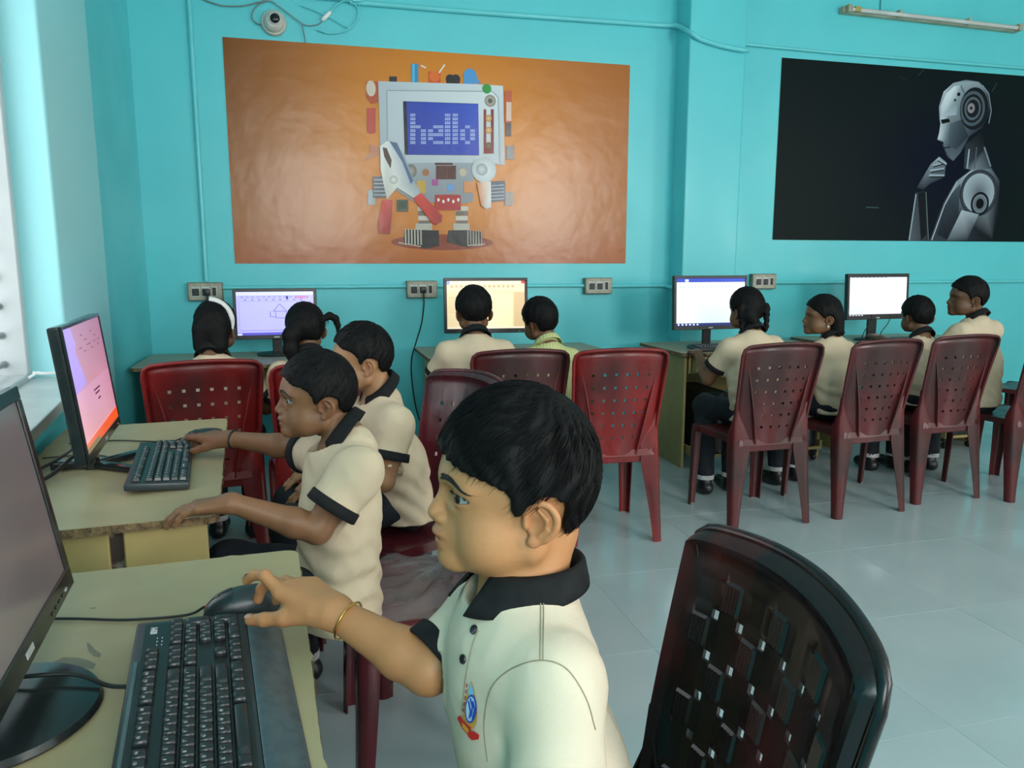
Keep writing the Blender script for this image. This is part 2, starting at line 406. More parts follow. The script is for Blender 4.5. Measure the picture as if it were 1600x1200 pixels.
# tube light
p0 = np.array((3.66, WY - .05, 2.985)); p1 = np.array((5.19, WY - .05, 2.965))
e = empty('tube_light', (3.66, WY, 2.985)); tag(e, 'unlit fluorescent tube light in a dusty batten above the dark poster', 'lamp')
m_batten = mat('batten_cream', (.50, .47, .36), .45, var=((.36, .32, .22), 7, .4, .7))
m_tube = mat('tube_glass', (.66, .68, .66), .2, var=((.55, .56, .54), 5, .4, .7))
ML_ = float(p1[0] - p0[0]); tilt = Matrix.Rotation(math.atan2(.02, ML_), 4, 'Y')
MB().rbox((ML_ / 2, -.028, .0), (ML_, .05, .042), .004, 2, tilt).build('batten', m_batten, e)
MB().tube([tilt @ Vector((.05, -.075, -.004)), tilt @ Vector((ML_ - .05, -.075, -.004))], .0135, 14).build('tube', m_tube, e, smooth=40)
for x in (.03, ML_ - .03):
    MB().rbox((x, -.07, 0), (.03, .045, .05), .006, 2, tilt).build('lamp_holder', m_batten, e)
MB().rbox((.095, -.075, .0), (.05, .036, .036), .01, 2, tilt).build('starter', mat('starter_yellow', (.45, .36, .10), .5, var=((.35, .28, .09), 20, .4, .7)), e)
for x in (.45, 1.05): MB().rbox((x, -.06, .004), (.02, .05, .05), .004, 1, tilt).build('clip', m_batten, e)
# ================================================================== desks
m_lam = mat('worn_laminate', (.42, .36, .20), .42, var=((.33, .285, .16), 3.5, .38, .72), rvar=(4, .36, .55), bump=(30, .04))
m_chip = mat('chipboard_edge', (.22, .15, .07), .85, var=((.09, .055, .03), 60, .4, .65), bump=(120, .6))
m_panel = mat('desk_panel', (.42, .33, .13), .5, var=((.33, .25, .10), 5, .35, .7))
m_post = mat('marbled_post', (.05, .035, .03), .45, var=((.30, .27, .22), 22, .56, .66))
m_lam2 = mat('grey_laminate', (.36, .345, .25), .42, var=((.29, .28, .20), 4, .38, .72))
def rough_rect(w, d, jit, n=26, chip=0., rs=0):
    r = random.Random(rs); pts = []
    C = [(-w/2, -d/2), (w/2, -d/2), (w/2, d/2), (-w/2, d/2)]; rc = .022
    for k in range(4):
        a = C[k]; b = C[(k+1) % 4]; L = math.hypot(b[0]-a[0], b[1]-a[1]); ux, uy = (b[0]-a[0])/L, (b[1]-a[1])/L; nx, ny = -uy, ux
        m = max(4, int(n * L))
        for i in range(m):
            t = rc + (L - 2*rc) * i / (m - 1); j = -r.random() * jit
            if chip and r.random() < .12: j -= r.random() * chip
            pts.append((a[0] + ux*t - nx*j*-1, a[1] + uy*t - ny*j*-1))
        # rounded corner
        ccx, ccy = b[0] - ux*rc + nx*rc, b[1] - uy*rc + ny*rc
        a0 = math.atan2(-ny, -nx)
        for q in (.25, .5, .75): pts.append((ccx + rc*math.cos(a0 + q*math.pi/2), ccy + rc*math.sin(a0 + q*math.pi/2)))
    return pts
def desk(label, cx, cy, rz, w, d, h=.72, top=None, seed=1, tray=True, posts=False):
    e = empty('computer_desk', (cx, cy, 0), rz); tag(e, label, 'desk', 'computer desks')
    core = MB().prism([(x*-1, y*-1) if False else (x, y) for x, y in rough_rect(w, d, .002, 60, .004, seed)], .018, Matrix.Translation((0, 0, h - .0195)))
    core.build('board_edge', m_chip, e)
    MB().prism(rough_rect(w + .001, d + .001, .0012, 60, .005, seed + 5), .0016, Matrix.Translation((0, 0, h - .0016))).build('tabletop', top or m_lam, e)
    for sx in (-1, 1):
        MB().rbox((sx*(w/2 - .06), .02, (h - .02)/2), (.018, d - .12, h - .02), .002, 1).build('side_panel', m_panel, e)
    MB().rbox((0, d/2 - .06, h - .02 - .16), (w - .14, .016, .32), .002, 1).build('back_panel', m_panel, e)
    if tray:
        t = MB().rbox((0, -.06, h - .13), (w - .16, d - .28, .014), .002, 1).build('keyboard_tray', m_panel, e)
        for sx in (-1, 1): MB().rbox((sx*(w/2 - .09), -.06, h - .075), (.014, d - .28, .10), .002, 1).build('tray_side', m_panel, t)
    return e
L1 = desk('worn beige desk nearest the camera, under the boy with the gold bracelet', -.258, .895, math.radians(93), 1.04, .49, seed=3)
L2 = desk('worn beige desk with chipped brown edge, second from the camera on the left', -.4905, 2.20, math.radians(94.5), 1.08, .485, seed=9)
m_stain = mat('ink_smear', (.10, .16, .18), .5, alpha=.38, var=((.16, .20, .18), 30, .4, .7))
def smear(pts, par):
    inv = Matrix.Translation(par.location) @ Matrix.Rotation(par.rotation_euler[2], 4, 'Z'); inv = inv.inverted()
    V = [inv @ Vector(atZ(x, y, .72)) for x, y in pts]; V = [(v.x, v.y, .7204) for v in V]
    mesh_obj('ink_smear', V, [tuple(range(len(V)))], m_stain, par)
smear([(82, 1035), (100, 1027), (122, 1028), (138, 1032), (150, 1038), (146, 1046), (128, 1044), (108, 1042), (86, 1044)], L1)
smear([(135, 1004), (141, 1006), (148, 1015), (158, 1022), (156, 1028), (146, 1026), (138, 1018)], L1)
smear([(140, 950), (150, 949), (151, 951), (141, 952)], L1)
# the exposed near end of the second desk: apron boards and marbled posts (desk space: x along the desk, y to the wall)
for y, wd, z0, z1 in ((-.135, .165, .585, .702), (.07, .19, .52, .702)):
    MB().rbox((-.50, y, (z0+z1)/2), (.016, wd, z1-z0), .003, 1).build('apron_board', m_panel, L2)
for y in (-.037, .185):
    MB().rbox((-.48, y, .35), (.03, .035, .70), .003, 1).build('post', m_post, L2)
desk('grey-beige desk in the far left corner under the drawing of a house', -.42, 4.53, 0, .95, .62, top=m_lam2, seed=13)
desk('grey-beige desk under the middle wall monitor', 1.19, 4.53, 0, 1.12, .64, top=m_lam2, seed=17)
desk('grey-beige desk under the monitor beside the girl with two braids', 2.66, 4.42, 0, 1.08, .64, top=m_lam2, seed=21)
desk('grey-beige desk under the blank white monitor at the right', 3.92, 4.53, 0, 1.15, .64, top=m_lam2, seed=25)
# drawer box under the third wall desk
o = MB().rbox((2.29, 4.22, .645), (.13, .20, .095), .004, 1).build('desk_drawer', m_panel); tag(o, 'small open wooden drawer box hanging under the third wall desk', 'drawer')

# ================================================================== plastic chairs
def chair_mat(n, red, dark, lo, hi, rough=.28, sc=3.2):
    return mat(n, red, rough, var=(dark, sc, lo, hi), stretch=(1.6, 1.6, .8), rvar=(7, rough - .08, rough + .14), coat=.08, spec=.4)
m_ch_maroon = chair_mat('maroon_plastic', (.095, .013, .015), (.038, .013, .013), .40, .62, .36)
m_ch_red = chair_mat('red_plastic', (.20, .012, .012), (.060, .010, .011), .44, .70, .34)
m_ch_dark = chair_mat('black_red_plastic', (.11, .011, .011), (.006, .006, .007), .29, .45, .2, 2.4)
m_ch_wine = chair_mat('wine_plastic', (.105, .014, .020), (.030, .010, .014), .42, .64, .2)
class Ch: pass
def back_surface(s, t):
    """s in -1..1 across, t in 0..1 up; returns x, y, z (chair faces +y)"""
    w = .186 + .026 * t
    z = .405 + .465 * t + .018 * (1 - s*s) * t * t
    y = -.142 - .085 * t ** 1.25 - .046 * (1 - s*s)
    # rolled rim
    e = max(abs(s) - .90, 0) / .10; q = max(t - .945, 0) / .055
    k = max(e, q); y += .010 * math.sin(min(k, 1) * math.pi) - .026 * max(k - .35, 0) ** 1.5
    # rounded top corners
    c = max(abs(s) - .70, 0) / .30
    z -= .022 * (c ** 5) * max(t - .4, 0) / .6
    return [s * w, y, z]
def weave_axes(nb, nbands, a, b, gap):
    """breakpoints and tags ('b', i) / ('g', i) between a and b"""
    bw = (b - a - gap * (nbands - 1)) / nbands; pts = [a]; tags = []
    x = a
    for i in range(nbands):
        for k in range(nb): pts.append(x + bw * (k + 1) / nb); tags.append(('b', i, k))
        x += bw
        if i < nbands - 1: pts.append(x + gap); tags.append(('g', i, 0)); x += gap
    return pts, tags
def build_backrest(hi=False):
    nb = 11 if hi else 2
    S1, T1 = weave_axes(nb, 7, -.80, .80, .062)
    S2, T2 = weave_axes(nb if hi else 2, 7, .07, .88, .028)
    S = [-1, -.985, -.965, -.94, -.91, -.87] + S1 + [.87, .91, .94, .965, .985, 1]
    TS_ = [('f', 0, 0)] * 6 + T1 + [('f', 0, 0)] * 6
    T = [0, .035] + S2 + [.905, .93, .95, .97, .985, 1.0]
    TT = [('f', 0, 0)] * 2 + T2 + [('f', 0, 0)] * 6
    ns, nt = len(S), len(T); V = []; F = []
    def tagpt(tags, i):
        a = tags[i-1] if i > 0 else ('f', 0, 0); b = tags[i] if i < len(tags) else ('f', 0, 0)
        return a, b
    for j in range(nt):
        for i in range(ns):
            p = back_surface(S[i], T[j])
            (sa, sb), (ta, tb_) = tagpt(TS_, i), tagpt(TT, j)
            if sa[0] == 'b' and sb[0] == 'b' and ta[0] == 'b' and tb_[0] == 'b':
                over = (sa[1] + ta[1]) % 2
                p[1] += .0030 if over else -.0005
                if hi and over: p[1] += .0009 if i % 2 else -.0009
            V.append(p)
    for j in range(nt - 1):
        for i in range(ns - 1):
            if TS_[i][0] == 'g' and TT[j][0] == 'g' :
                tm = (T[j] + T[j+1]) / 2; sm = abs(S[i] + S[i+1]) / 2
                if sm < .44 + .42 * tm: continue
            F.append((j*ns + i, j*ns + i + 1, (j+1)*ns + i + 1, (j+1)*ns + i))
    return V, F
def solid(V, F, th):
    """close a sheet into a shell of thickness th"""
    me = bpy.data.meshes.new('tmp'); me.from_pydata([tuple(v) for v in V], [], F)
    bm = bmesh.new(); bm.from_mesh(me); bmesh.ops.recalc_face_normals(bm, faces=bm.faces)
    bmesh.ops.solidify(bm, geom=list(bm.faces), thickness=th)
    bm.verts.index_update(); V2 = [tuple(v.co) for v in bm.verts]; F2 = [[v.index for v in f.verts] for f in bm.faces]
    bm.free(); bpy.data.meshes.remove(me); return V2, F2
def channel(path, widths, facing, th=.004, seg=9, arc=210):
    """open moulded leg: arc section following path; facing = outward direction of the closed side (xy)"""
    V = []; F = []; fx, fy = facing; l = math.hypot(fx, fy); fx, fy = fx/l, fy/l
    for (p, w) in zip(path, widths):
        for k in range(seg):
            a = math.radians(-arc/2 + arc * k / (seg - 1)); c, s = math.cos(a), math.sin(a)
            V.append((p[0] + (fx*c - fy*s) * w * (.7 if True else 1), p[1] + (fy*c + fx*s) * w, p[2]))
    for i in range(len(path) - 1):
        for k in range(seg - 1): F.append((i*seg + k, i*seg + k + 1, (i+1)*seg + k + 1, (i+1)*seg + k))
    return solid(V, F, th)
_cm = {}
def chair_meshes(hi, arms):
    key = (hi, arms)
    if key in _cm: return _cm[key]
    P = []
    V, F = solid(*build_backrest(hi), .0055); P.append(('backrest', V, F, 28))
    rim = [back_surface(-1, t) for t in np.linspace(.0, .96, 16)] + [back_surface(s, 1.0) for s in np.linspace(-.97, .97, 25)] + [back_surface(1, t) for t in np.linspace(.96, .0, 16)]
    b = MB().tube([(x, y - .002, z) for x, y, z in rim], .0075, 10); P.append(('back_rim', b.V, b.F, 60))
    # ridges behind the woven panel
    for sx in (-1, 1):
        V = []; F = []; n = 14
        for i in range(n):
            t = .0 + .96 * i / (n - 1); s = sx * (.48 + .40 * t); x, y, z = back_surface(s, t)
            V += [(x, y - .002, z), (x, y - .020 * math.sin(math.pi * min(1, .25 + t)) - .004, z)]
        for i in range(n - 1): F.append((2*i, 2*i+1, 2*i+3, 2*i+2))
        V, F = solid(V, F, .007); P.append(('back_rib', V, F, 40))
    # seat: dished sheet with a skirt all round
    V = []; F = []; nx, ny = 17, 17
    for j in range(ny):
        for i in range(nx):
            u = -1 + 2*i/(nx-1); v = -1 + 2*j/(ny-1)
            eu = max(abs(u) - .84, 0)/.16; ev = max(abs(v) - .84, 0)/.16; k = max(eu, ev)
            hw = .195 + .012 * v; x = min(max(u/.90, -1), 1) * hw; y = min(max(v/.90, -1), 1) * .205 + .012
            z = .432 - .016 * (1 - u*u) * (1 - (v*.9)**2) - .050 * max(k - .3, 0) ** 1.3 - .012 * max(v, 0) ** 4
            V.append((x, y, z))
    for j in range(ny - 1):
        for i in range(nx - 1): F.append((j*nx+i, j*nx+i+1, (j+1)*nx+i+1, (j+1)*nx+i))
    V, F = solid(V, F, .0045); P.append(('seat', V, F, 50))
    def lleg(levels, sx, back):
        # L-section leg: (z, outer x, end y, end flange width, side flange depth)
        V = []; F = []; m_ = 9
        for (z, xo, ye, wf, ds) in levels:
            q = 1 if back else -1; rr = min(.018, wf*.4, ds*.4); row = [(xo, ye + q*ds), (xo + .002, ye + q*(ds*.5))]
            for k in range(5):
                a_ = math.radians(22.5*k); row.append((xo - rr + rr*math.cos(a_), ye + q*(rr - rr*math.sin(a_))))
            row += [(xo - wf*.6, ye - q*.003), (xo - wf, ye + q*.004)]
            V += [(sx*x, y, z) for x, y in row]
        for i in range(len(levels)-1):
            for k in range(m_-1): F.append((i*m_+k, i*m_+k+1, (i+1)*m_+k+1, (i+1)*m_+k))
        return solid(V, F, .0045)
    for sx in (-1, 1):
        V, F = lleg([(.428, .206, .214, .060, .060), (.40, .209, .218, .066, .058), (.33, .210, .220, .062, .052), (.20, .209, .223, .054, .046), (.08, .208, .227, .047, .040), (0, .208, .229, .044, .038)], sx, False); P.append(('leg', V, F, 50))
        V, F = lleg([(.60, .199, -.176, .010, .004), (.53, .200, -.176, .040, .012), (.45, .206, -.184, .088, .052), (.37, .209, -.190, .090, .056), (.28, .211, -.196, .076, .052), (.16, .214, -.206, .058, .045), (.06, .217, -.214, .046, .040), (0, .219, -.219, .042, .038)], sx, True); P.append(('leg', V, F, 50))
    b = MB().rbox((0, -.172, .395), (.35, .012, .06), .004, 1); P.append(('rear_rail', b.V, b.F, 40))
    if arms:
        for sx in (-1, 1):
            x, y, z = back_surface(sx*.97, .55)
            pts = spline([(x*.97, y - .005, z + .10), (x + sx*.008, y + .03, z + .035), (x + sx*.022, y + .12, z + .012), (x + sx*.03, y + .25, z + .005), (x + sx*.025, y + .34, z - .02), (x + sx*.01, y + .385, z - .09), (sx*.206, .215, .43)], 6)
            n = len(pts); rr = [.016 + .012 * math.sin(math.pi * min(1., i / (n-1) * 1.25)) for i in range(n)]
            b = MB().tube([tuple(p) for p in pts], rr, 12); P.append(('armrest', b.V, b.F, 60))
    _cm[key] = []
    for nme, V, F, ang in P:
        o = mesh_obj(nme, V, F, None); shade(o, ang); me = o.data; bpy.data.objects.remove(o); _cm[key].append((nme, me))
    return _cm[key]
def chair(label, x, y, deg, m, hi=False, arms=False):
    e = empty('plastic_chair', (x, y, 0), math.radians(deg)); tag(e, label, 'chair', 'moulded plastic chairs')
    for nme, me in chair_meshes(hi, arms):
        o = bpy.data.objects.new(nme, me); link(o, e)
        if not me.materials: me.materials.append(m)
        o.material_slots[0].link = 'OBJECT'; o.material_slots[0].material = m
    return e
chair('red plastic chair behind the ribboned girl in the far left corner', -.435, 3.31, 9, m_ch_red)
chair('bright red plastic chair behind the girl with the ponytail', .035, 3.16, 6, m_ch_red)
chair('maroon plastic chair behind the child in the lime striped shirt', .87, 3.36, -3, m_ch_maroon)
chair('empty red-brown plastic chair standing just left of the braided girl, legs in full view', 1.30, 3.28, -4, m_ch_red)
chair('maroon plastic chair the girl with two braids sits on', 2.09, 3.31, 1, m_ch_maroon)
chair('maroon plastic chair behind the girl with the earring', 2.66, 3.33, 4, m_ch_maroon)
chair('maroon plastic chair behind the boy at the blank white monitor', 3.22, 3.42, 2, m_ch_maroon)
chair('maroon plastic chair cut off by the right edge of the picture', 3.72, 3.33, 4, m_ch_maroon)
chair('dark plastic chair seen beyond the tall boy at the far right', 4.62, 4.0, 20, m_ch_maroon)
chair('glossy wine-red plastic chair of the boy half hidden behind another boy', .27, 2.36, 116, m_ch_wine)
chair('wine-red plastic chair with clear film over its seat', .285, 1.876, 92, m_ch_wine)
chair('near-black plastic chair with woven back behind the nearest boy', .280, .783, 86, m_ch_dark, hi=True)

# crumpled clear film on the second chair's seat
m_film = mat('clear_film', (.75, .78, .80), .03, alpha=.12, spec=.9, var=((.85, .88, .9), 20, .4, .7))
V = []; F = []; n = 60
for j in range(n):
    for i in range(n):
        x = -.20 + .40 * i/(n-1); y = -.17 + .37 * j/(n-1)
        r = math.hypot(x - .05, y + .10); a = math.atan2(y + .10, x - .05)
        z = .440 + .008 * math.sin(a*17 + 2*math.sin(r*22)) * min(1, r*9) + .004 * math.sin(x*60 + y*37) + .022 * math.exp(-((x+.02)**2 + (y+.09)**2)/.012)
        ex = max(abs(x) - .185, 0) + max(abs(y - .015) - .17, 0)
        V.append((x, y, z - ex * 1.2))
for j in range(n-1):
    for i in range(n-1): F.append((j*n+i, j*n+i+1, (j+1)*n+i+1, (j+1)*n+i))
o = mesh_obj('plastic_film', V, F, m_film, smooth=True); o.location = (.285, 1.876, 0); o.rotation_euler = (0, 0, math.radians(92))
tag(o, 'crumpled clear plastic film stretched over the wine-red chair seat', 'film')

# ================================================================== monitors
m_bez = mat('monitor_black', (.013, .015, .015), .33, var=((.02, .023, .023), 25, .4, .7), bump=(350, .03))
m_bez2 = mat('monitor_gloss', (.012, .016, .017), .18, var=((.02, .025, .026), 25, .4, .7))
m_screen = mat('screen_picture', (0, 0, 0), .28, attr='Col', emit=.50, spec=.4)
m_dim = mat('screen_dim', (0, 0, 0), .16, attr='Col', emit=.16, spec=.7)
m_badge = mat('badge_silver', (.5, .52, .52), .35, var=((.4, .42, .42), 50, .4, .7))
def monitor(label, x, y, zb, deg, w, h, tilt=5, stand='round', bez=.018, chin=.026, pic=None, sm=None, bm_=None, base_off=.05, th=.030, ztop=.72):
    e = empty('computer_monitor', (x, y, ztop), math.radians(deg)); tag(e, label, 'monitor', 'computer monitors')
    bm_ = bm_ or m_bez; zl = zb - ztop
    T = Matrix.Translation((0, 0, zl)) @ Matrix.Rotation(math.radians(-tilt), 4, 'X')     # panel space: x right, -y out of the screen, z up from its lower edge
    MB().rbox((0, .014, h/2), (w, th, h), .006, 2, T).build('housing', bm_, e)
    f = MB(); ft = .006; fy = -.0015
    f.rbox((0, fy, h - bez/2), (w - .002, ft, bez - .001), .0015, 1, T); f.rbox((0, fy, chin/2 + .0005), (w - .002, ft, chin - .001), .0015, 1, T)
    for s in (-1, 1): f.rbox((s*(w/2 - bez/2 - .0005), fy, (h + chin - bez)/2), (bez - .001, ft, h - chin - bez + .002), .0015, 1, T)
    fr = f.build('bezel', bm_, e)
    MB().rbox((0, fy - .0032, chin/2), (.030, .0012, .008), M=T).build('badge', m_badge, fr)
    for k in range(5): MB().rbox((w/2 - .05 - k*.02, fy - .0034, chin*.38), (.009, .0014, .003), M=T).build('button', m_badge if k == 0 else bm_, fr)
    MB().rbox((0, .034, h*.5), (w*.62, .022, h*.62), .008, 2, T).build('rear_cover', bm_, e)
    sw, sh = w - 2*bez, h - bez - chin
    p = Print(); pic(p, sw, sh)
    MS = T @ Matrix.Translation((0, -.0012, chin + sh/2)) @ Matrix.Rotation(math.pi/2, 4, 'X')
    p.build('screen', sm or m_screen, e, MS)
    bo = base_off
    if stand == 'round':
        MB().rbox((0, bo, zl/2 + .04), (.055, .022, zl + .09), .006, 2).build('stand_neck', bm_, e)
        MB().lathe([(.115, 0), (.118, .004), (.114, .011), (.07, .016), (.02, .018)], 40, Matrix.Translation((0, bo - .01, .001))).build('stand_base', m_bez2 if bm_ is m_bez2 else bm_, e, smooth=40)
    elif stand == 'oval':
        MB().rbox((0, bo, zl/2 + .04), (.07, .022, zl + .09), .006, 2).build('stand_neck', bm_, e)
        MB().lathe([(.13, 0), (.132, .005), (.12, .014), (.03, .02)], 40, Matrix.Translation((0, bo - .01, .001)) @ Matrix.Diagonal((1, .72, 1, 1))).build('stand_base', bm_, e, smooth=40)
    else:
        MB().rbox((0, bo, zl/2 + .03), (.05, .028, zl + .07), .006, 2).build('stand_neck', bm_, e)
        for a in (-1, 1):
            ang = Matrix.Translation((0, bo, .012)) @ Matrix.Rotation(a*math.radians(40), 4, 'Z')
            MB().rbox((0, -.095, -.001), (.030, .20, .016), .006, 2, ang).build('stand_foot', bm_, e, smooth=40)
        MB().rbox((0, bo + .045, .014), (.034, .10, .022), .006, 2).build('stand_heel', bm_, e)
    return e
def pic_paint(p, w, h):     # drawing window with a house
    p.rect(-w/2, -h/2, w/2, h/2, '#b9b4ff'); p.rect(-w/2, h*.42, w/2, h/2, '#d4d2ff')
    p.rects([(-w*.45 + k*w*.07, h*.36, -w*.45 + k*w*.07 + w*.045, h*.40) for k in range(12)], '#9d99dd')
    p.rects([(-w*.40 + k*w*.09, h*.30, -w*.40 + k*w*.09 + w*.03, h*.335) for k in range(9)], '#8a86c9')
    p.rects([(w*.14, h*.33, w*.17, h*.40)], '#2a2a88'); p.rects([(w*(.26 + .03*k), h*.34, w*(.28 + .03*k), h*.40) for k in range(6)], '#c06a9a')
    p.rects([(-w*.47, h*.275, w*.47, h*.282), (-w*.47, -h*.38, -w*.465, h*.28)], '#8f8ad0')
    p.rect(-w/2, -h/2, w/2, -h*.44, '#5a55c8'); p.rect(-w*.47, -h*.40, w*.3, -h*.385, '#8d88d8'); p.rect(-w/2, -h/2, -w*.44, -h*.455, '#d8d6ff')
    ln = '#1b1a4a'; lw = .0022
    X = lambda f: -w/2 + f*w
    p.line([(X(.47), h*.05), (X(.555), h*.22), (X(.64), h*.05), (X(.47), h*.05)], lw, ln)
    p.line([(X(.50), h*.05), (X(.64), h*.05), (X(.64), -h*.11), (X(.50), -h*.11), (X(.50), h*.05)], lw, ln)
    p.line([(X(.43), h*.05), (X(.43), -h*.08), (X(.50), -h*.08)], lw, ln)
def pic_doc(p, w, h):       # cream document window
    p.rect(-w/2, -h/2, w/2, h/2, '#e8cfa6'); p.rect(-w/2, h*.44, w/2, h/2, '#f4e2c4'); p.rect(-w/2, h*.28, w/2, h*.44, '#efd9b4')
    p.rects([(-w*.45 + k*w*.06, h*.36, -w*.42 + k*w*.06, h*.41) for k in range(14)], '#c7ad86')
    p.rect(-w*.22, -h*.46, w*.34, h*.24, '#fbe3b4'); p.rect(w*.36, -h*.47, w/2, h*.26, '#d8b98c')
    p.rects([(-w*.48, h*(.14 - .05*k), -w*.30, h*(.155 - .05*k)) for k in range(7)], '#d2b78c')
    p.rect(w*.455, h*.445, w*.5, h*.5, '#d84a3a'); p.rect(-w*.5, h*.42, -w*.46, h*.5, '#9aa0d8'); p.rect(-w/2, -h/2, w/2, -h*.465, '#efe0c8')
def pic_word(p, w, h):      # white page with a blue ribbon and taskbar
    p.rect(-w/2, -h/2, w/2, h/2, '#dbe9fb'); p.rect(-w/2, h*.42, w/2, h/2, '#1f3fb4'); p.rect(-w/2, h*.24, w/2, h*.42, '#eef4fd')
    p.rect(-w/2, -h*.44, -w*.25, h*.20, '#f6faff'); p.rect(-w/2, -h/2, w/2, -h*.44, '#14276e')
    p.rects([(-w*.46 + k*w*.055, h*.30, -w*.43 + k*w*.055, h*.345) for k in range(15)], '#b9c8e4'); p.rects([(-w*.47, h*.205, -w*.25, h*.215), (-w*.47, h*.235, w*.47, h*.242)], '#b7c9e6')
    p.rects([(-w*.48 + k*w*.055, -h*.485, -w*.455 + k*w*.055, -h*.455) for k in range(6)], '#e8f0ff'); p.rect(-w*.38, h*.43, -w*.33, h*.48, '#e6ecfa')
def pic_blank(p, w, h):     # white page, dark tool strip and taskbar
    p.rect(-w/2, -h/2, w/2, h/2, '#e4e4f0'); p.rect(-w/2, h*.475, w/2, h/2, '#3b3b48'); p.rect(-w/2, -h/2, w/2, -h*.455, '#2a2523')
    p.rects([(-w*.46 + k*w*.07, h*.465, -w*.42 + k*w*.07, h*.48) for k in range(9)], '#55556a')
    p.rects([(-w*.49 + k*w*.05, -h*.49, -w*.46 + k*w*.05, -h*.465) for k in range(5)], '#d8d8e0')
def pic_pink(p, w, h):      # pink page, lilac patch on the near side, orange strip
    p.poly([(-w/2, -h/2), (w/2, -h/2), (w/2, h/2), (-w/2, h/2)], ['#e9a8b8', '#d98fa6', '#a86f8c', '#c49ab8'])
    p.poly([(-w/2, -h*.02), (w/2, h*.0), (w/2, -h*.42), (-w/2, -h*.44)], ['#e3b0cc', '#c987a8', '#d897a8', '#f0b0b8'])
    p.poly([(-w/2, h/2), (-w*.32, h/2), (-w*.26, h*.36), (-w*.31, h*.30), (-w*.18, h*.02), (-w*.22, -h*.0), (-w/2, -h*.02)], '#bba2f4')
    p.rects([(-w*.12 + k*w*.09, h*(.40 - .05*(k % 3)), -w*.06 + k*w*.09, h*(.41 - .05*(k % 3))) for k in range(6)], '#7a4a66')
    p.rects([(-w*.2 + k*w*.1, h*(.30 - .04*(k % 2)), -w*.13 + k*w*.1, h*(.31 - .04*(k % 2))) for k in range(6)], '#8a5874')
    p.rects([(-w*.05, -h*.10, w*.13, -h*.085), (-w*.03, -h*.135, w*.10, -h*.12), (w*.02, -h*.19, w*.1, -h*.175)], '#5b2f4c')
    p.poly([(-w/2, -h/2), (w/2, -h/2), (w/2, -h*.40), (-w/2, -h*.42)], ['#e86a4c', '#ff5a1c', '#ff5a1c', '#ea8a70'])
    p.poly([(-w/2, -h/2), (-w*.1, -h/2), (-w*.2, -h*.455), (-w/2, -h*.46)], '#8a7a5c')
def pic_grey(p, w, h):
    p.poly([(-w/2, -h/2), (w/2, -h/2), (w/2, h/2), (-w/2, h/2)], ['#77706f', '#6d6263', '#70696b', '#7d7878'])
monitor('black monitor with a grey washed-out screen nearest the camera', -.335, .955, .785, 94.5, .48, .30, 9, 'round', .020, .030, pic_grey, m_dim, m_bez2, .055)
monitor('slim black monitor with a pink screen on the second desk', -.53, 2.165, .785, 95, .515, .325, 6, 'vee', .010, .024, pic_pink, None, m_bez2, .035, th=.026)
monitor('black monitor showing a line drawing of a house', -.19, 4.60, .815, 0, .46, .288, 3, 'round', .018, .024, pic_paint)
monitor('black monitor showing a cream document in the middle of the back wall', .985, 4.34, .845, -6, .488, .318, 3, 'oval', .018, .026, pic_doc)
monitor('black monitor with a blue-bordered page beside the braided girl', 2.42, 4.33, .835, 0, .505, .335, 3, 'round', .018, .024, pic_word)
monitor('black monitor with a blank white page at the right', 3.75, 4.45, .865, 3, .515, .31, 3, 'oval', .018, .024, pic_blank)

# ================================================================== keyboards and mice
m_kb = mat('keyboard_shell', (.020, .030, .034), .36, var=((.028, .040, .044), 20, .4, .7), bump=(400, .04))
m_key = mat('keycap', (.013, .018, .020), .32, var=((.02, .027, .03), 30, .4, .7), bump=(500, .04))
m_rest = mat('wrist_rest', (.085, .125, .145), .27, metal=.4, var=((.11, .155, .175), 60, .4, .7), bump=(600, .12))
m_strip = mat('media_strip', (.14, .18, .19), .28, metal=.5, var=((.18, .22, .23), 20, .4, .7))
m_print = mat('white_print', (.55, .58, .58), .5, var=((.45, .48, .48), 50, .4, .7))
U = .0182
def key_layout():
    K = []   # x, y (in units from left / down), width, height
    for k in range(13):
        x = 0 if k == 0 else 2 + (k-1) + .5*((k-1)//4); K.append((x, 0, 1, 1))
    for k in range(13): K.append((k, 1.5, 1, 1))
    K.append((13, 1.5, 2, 1)); K.append((0, 2.5, 1.5, 1))
    for k in range(12): K.append((1.5+k, 2.5, 1, 1))
    K.append((13.5, 2.5, 1.5, 1)); K.append((0, 3.5, 1.75, 1))
    for k in range(11): K.append((1.75+k, 3.5, 1, 1))
    K.append((12.75, 3.5, 2.25, 1)); K.append((0, 4.5, 2.25, 1))
    for k in range(10): K.append((2.25+k, 4.5, 1, 1))
    K.append((12.25, 4.5, 2.75, 1))
    x = 0
    for w in (1.5, 1.25, 1.25, 5.75, 1.25, 1.25, 1.25, 1.5): K.append((x, 5.5, w, 1)); x += w
    for r in (0, 1.5, 2.5):
        for k in range(3): K.append((15.4+k, r, 1, 1))
    K.append((16.4, 4.5, 1, 1))
    for k in range(3): K.append((15.4+k, 5.5, 1, 1))
    for r in (1.5, 2.5, 3.5, 4.5):
        for k in range(3): K.append((18.8+k, r, 1, 1))
    K += [(21.8, 1.5, 1, 1), (21.8, 2.5, 1, 2), (21.8, 4.5, 1, 2), (18.8, 5.5, 2, 1), (20.8, 5.5, 1, 1)]
    return K
def keycap(w, h): return MB().rbox((0, 0, .0045), (w*U - .0016, h*U - .0016, .009), .0012, 1, taper=.80)
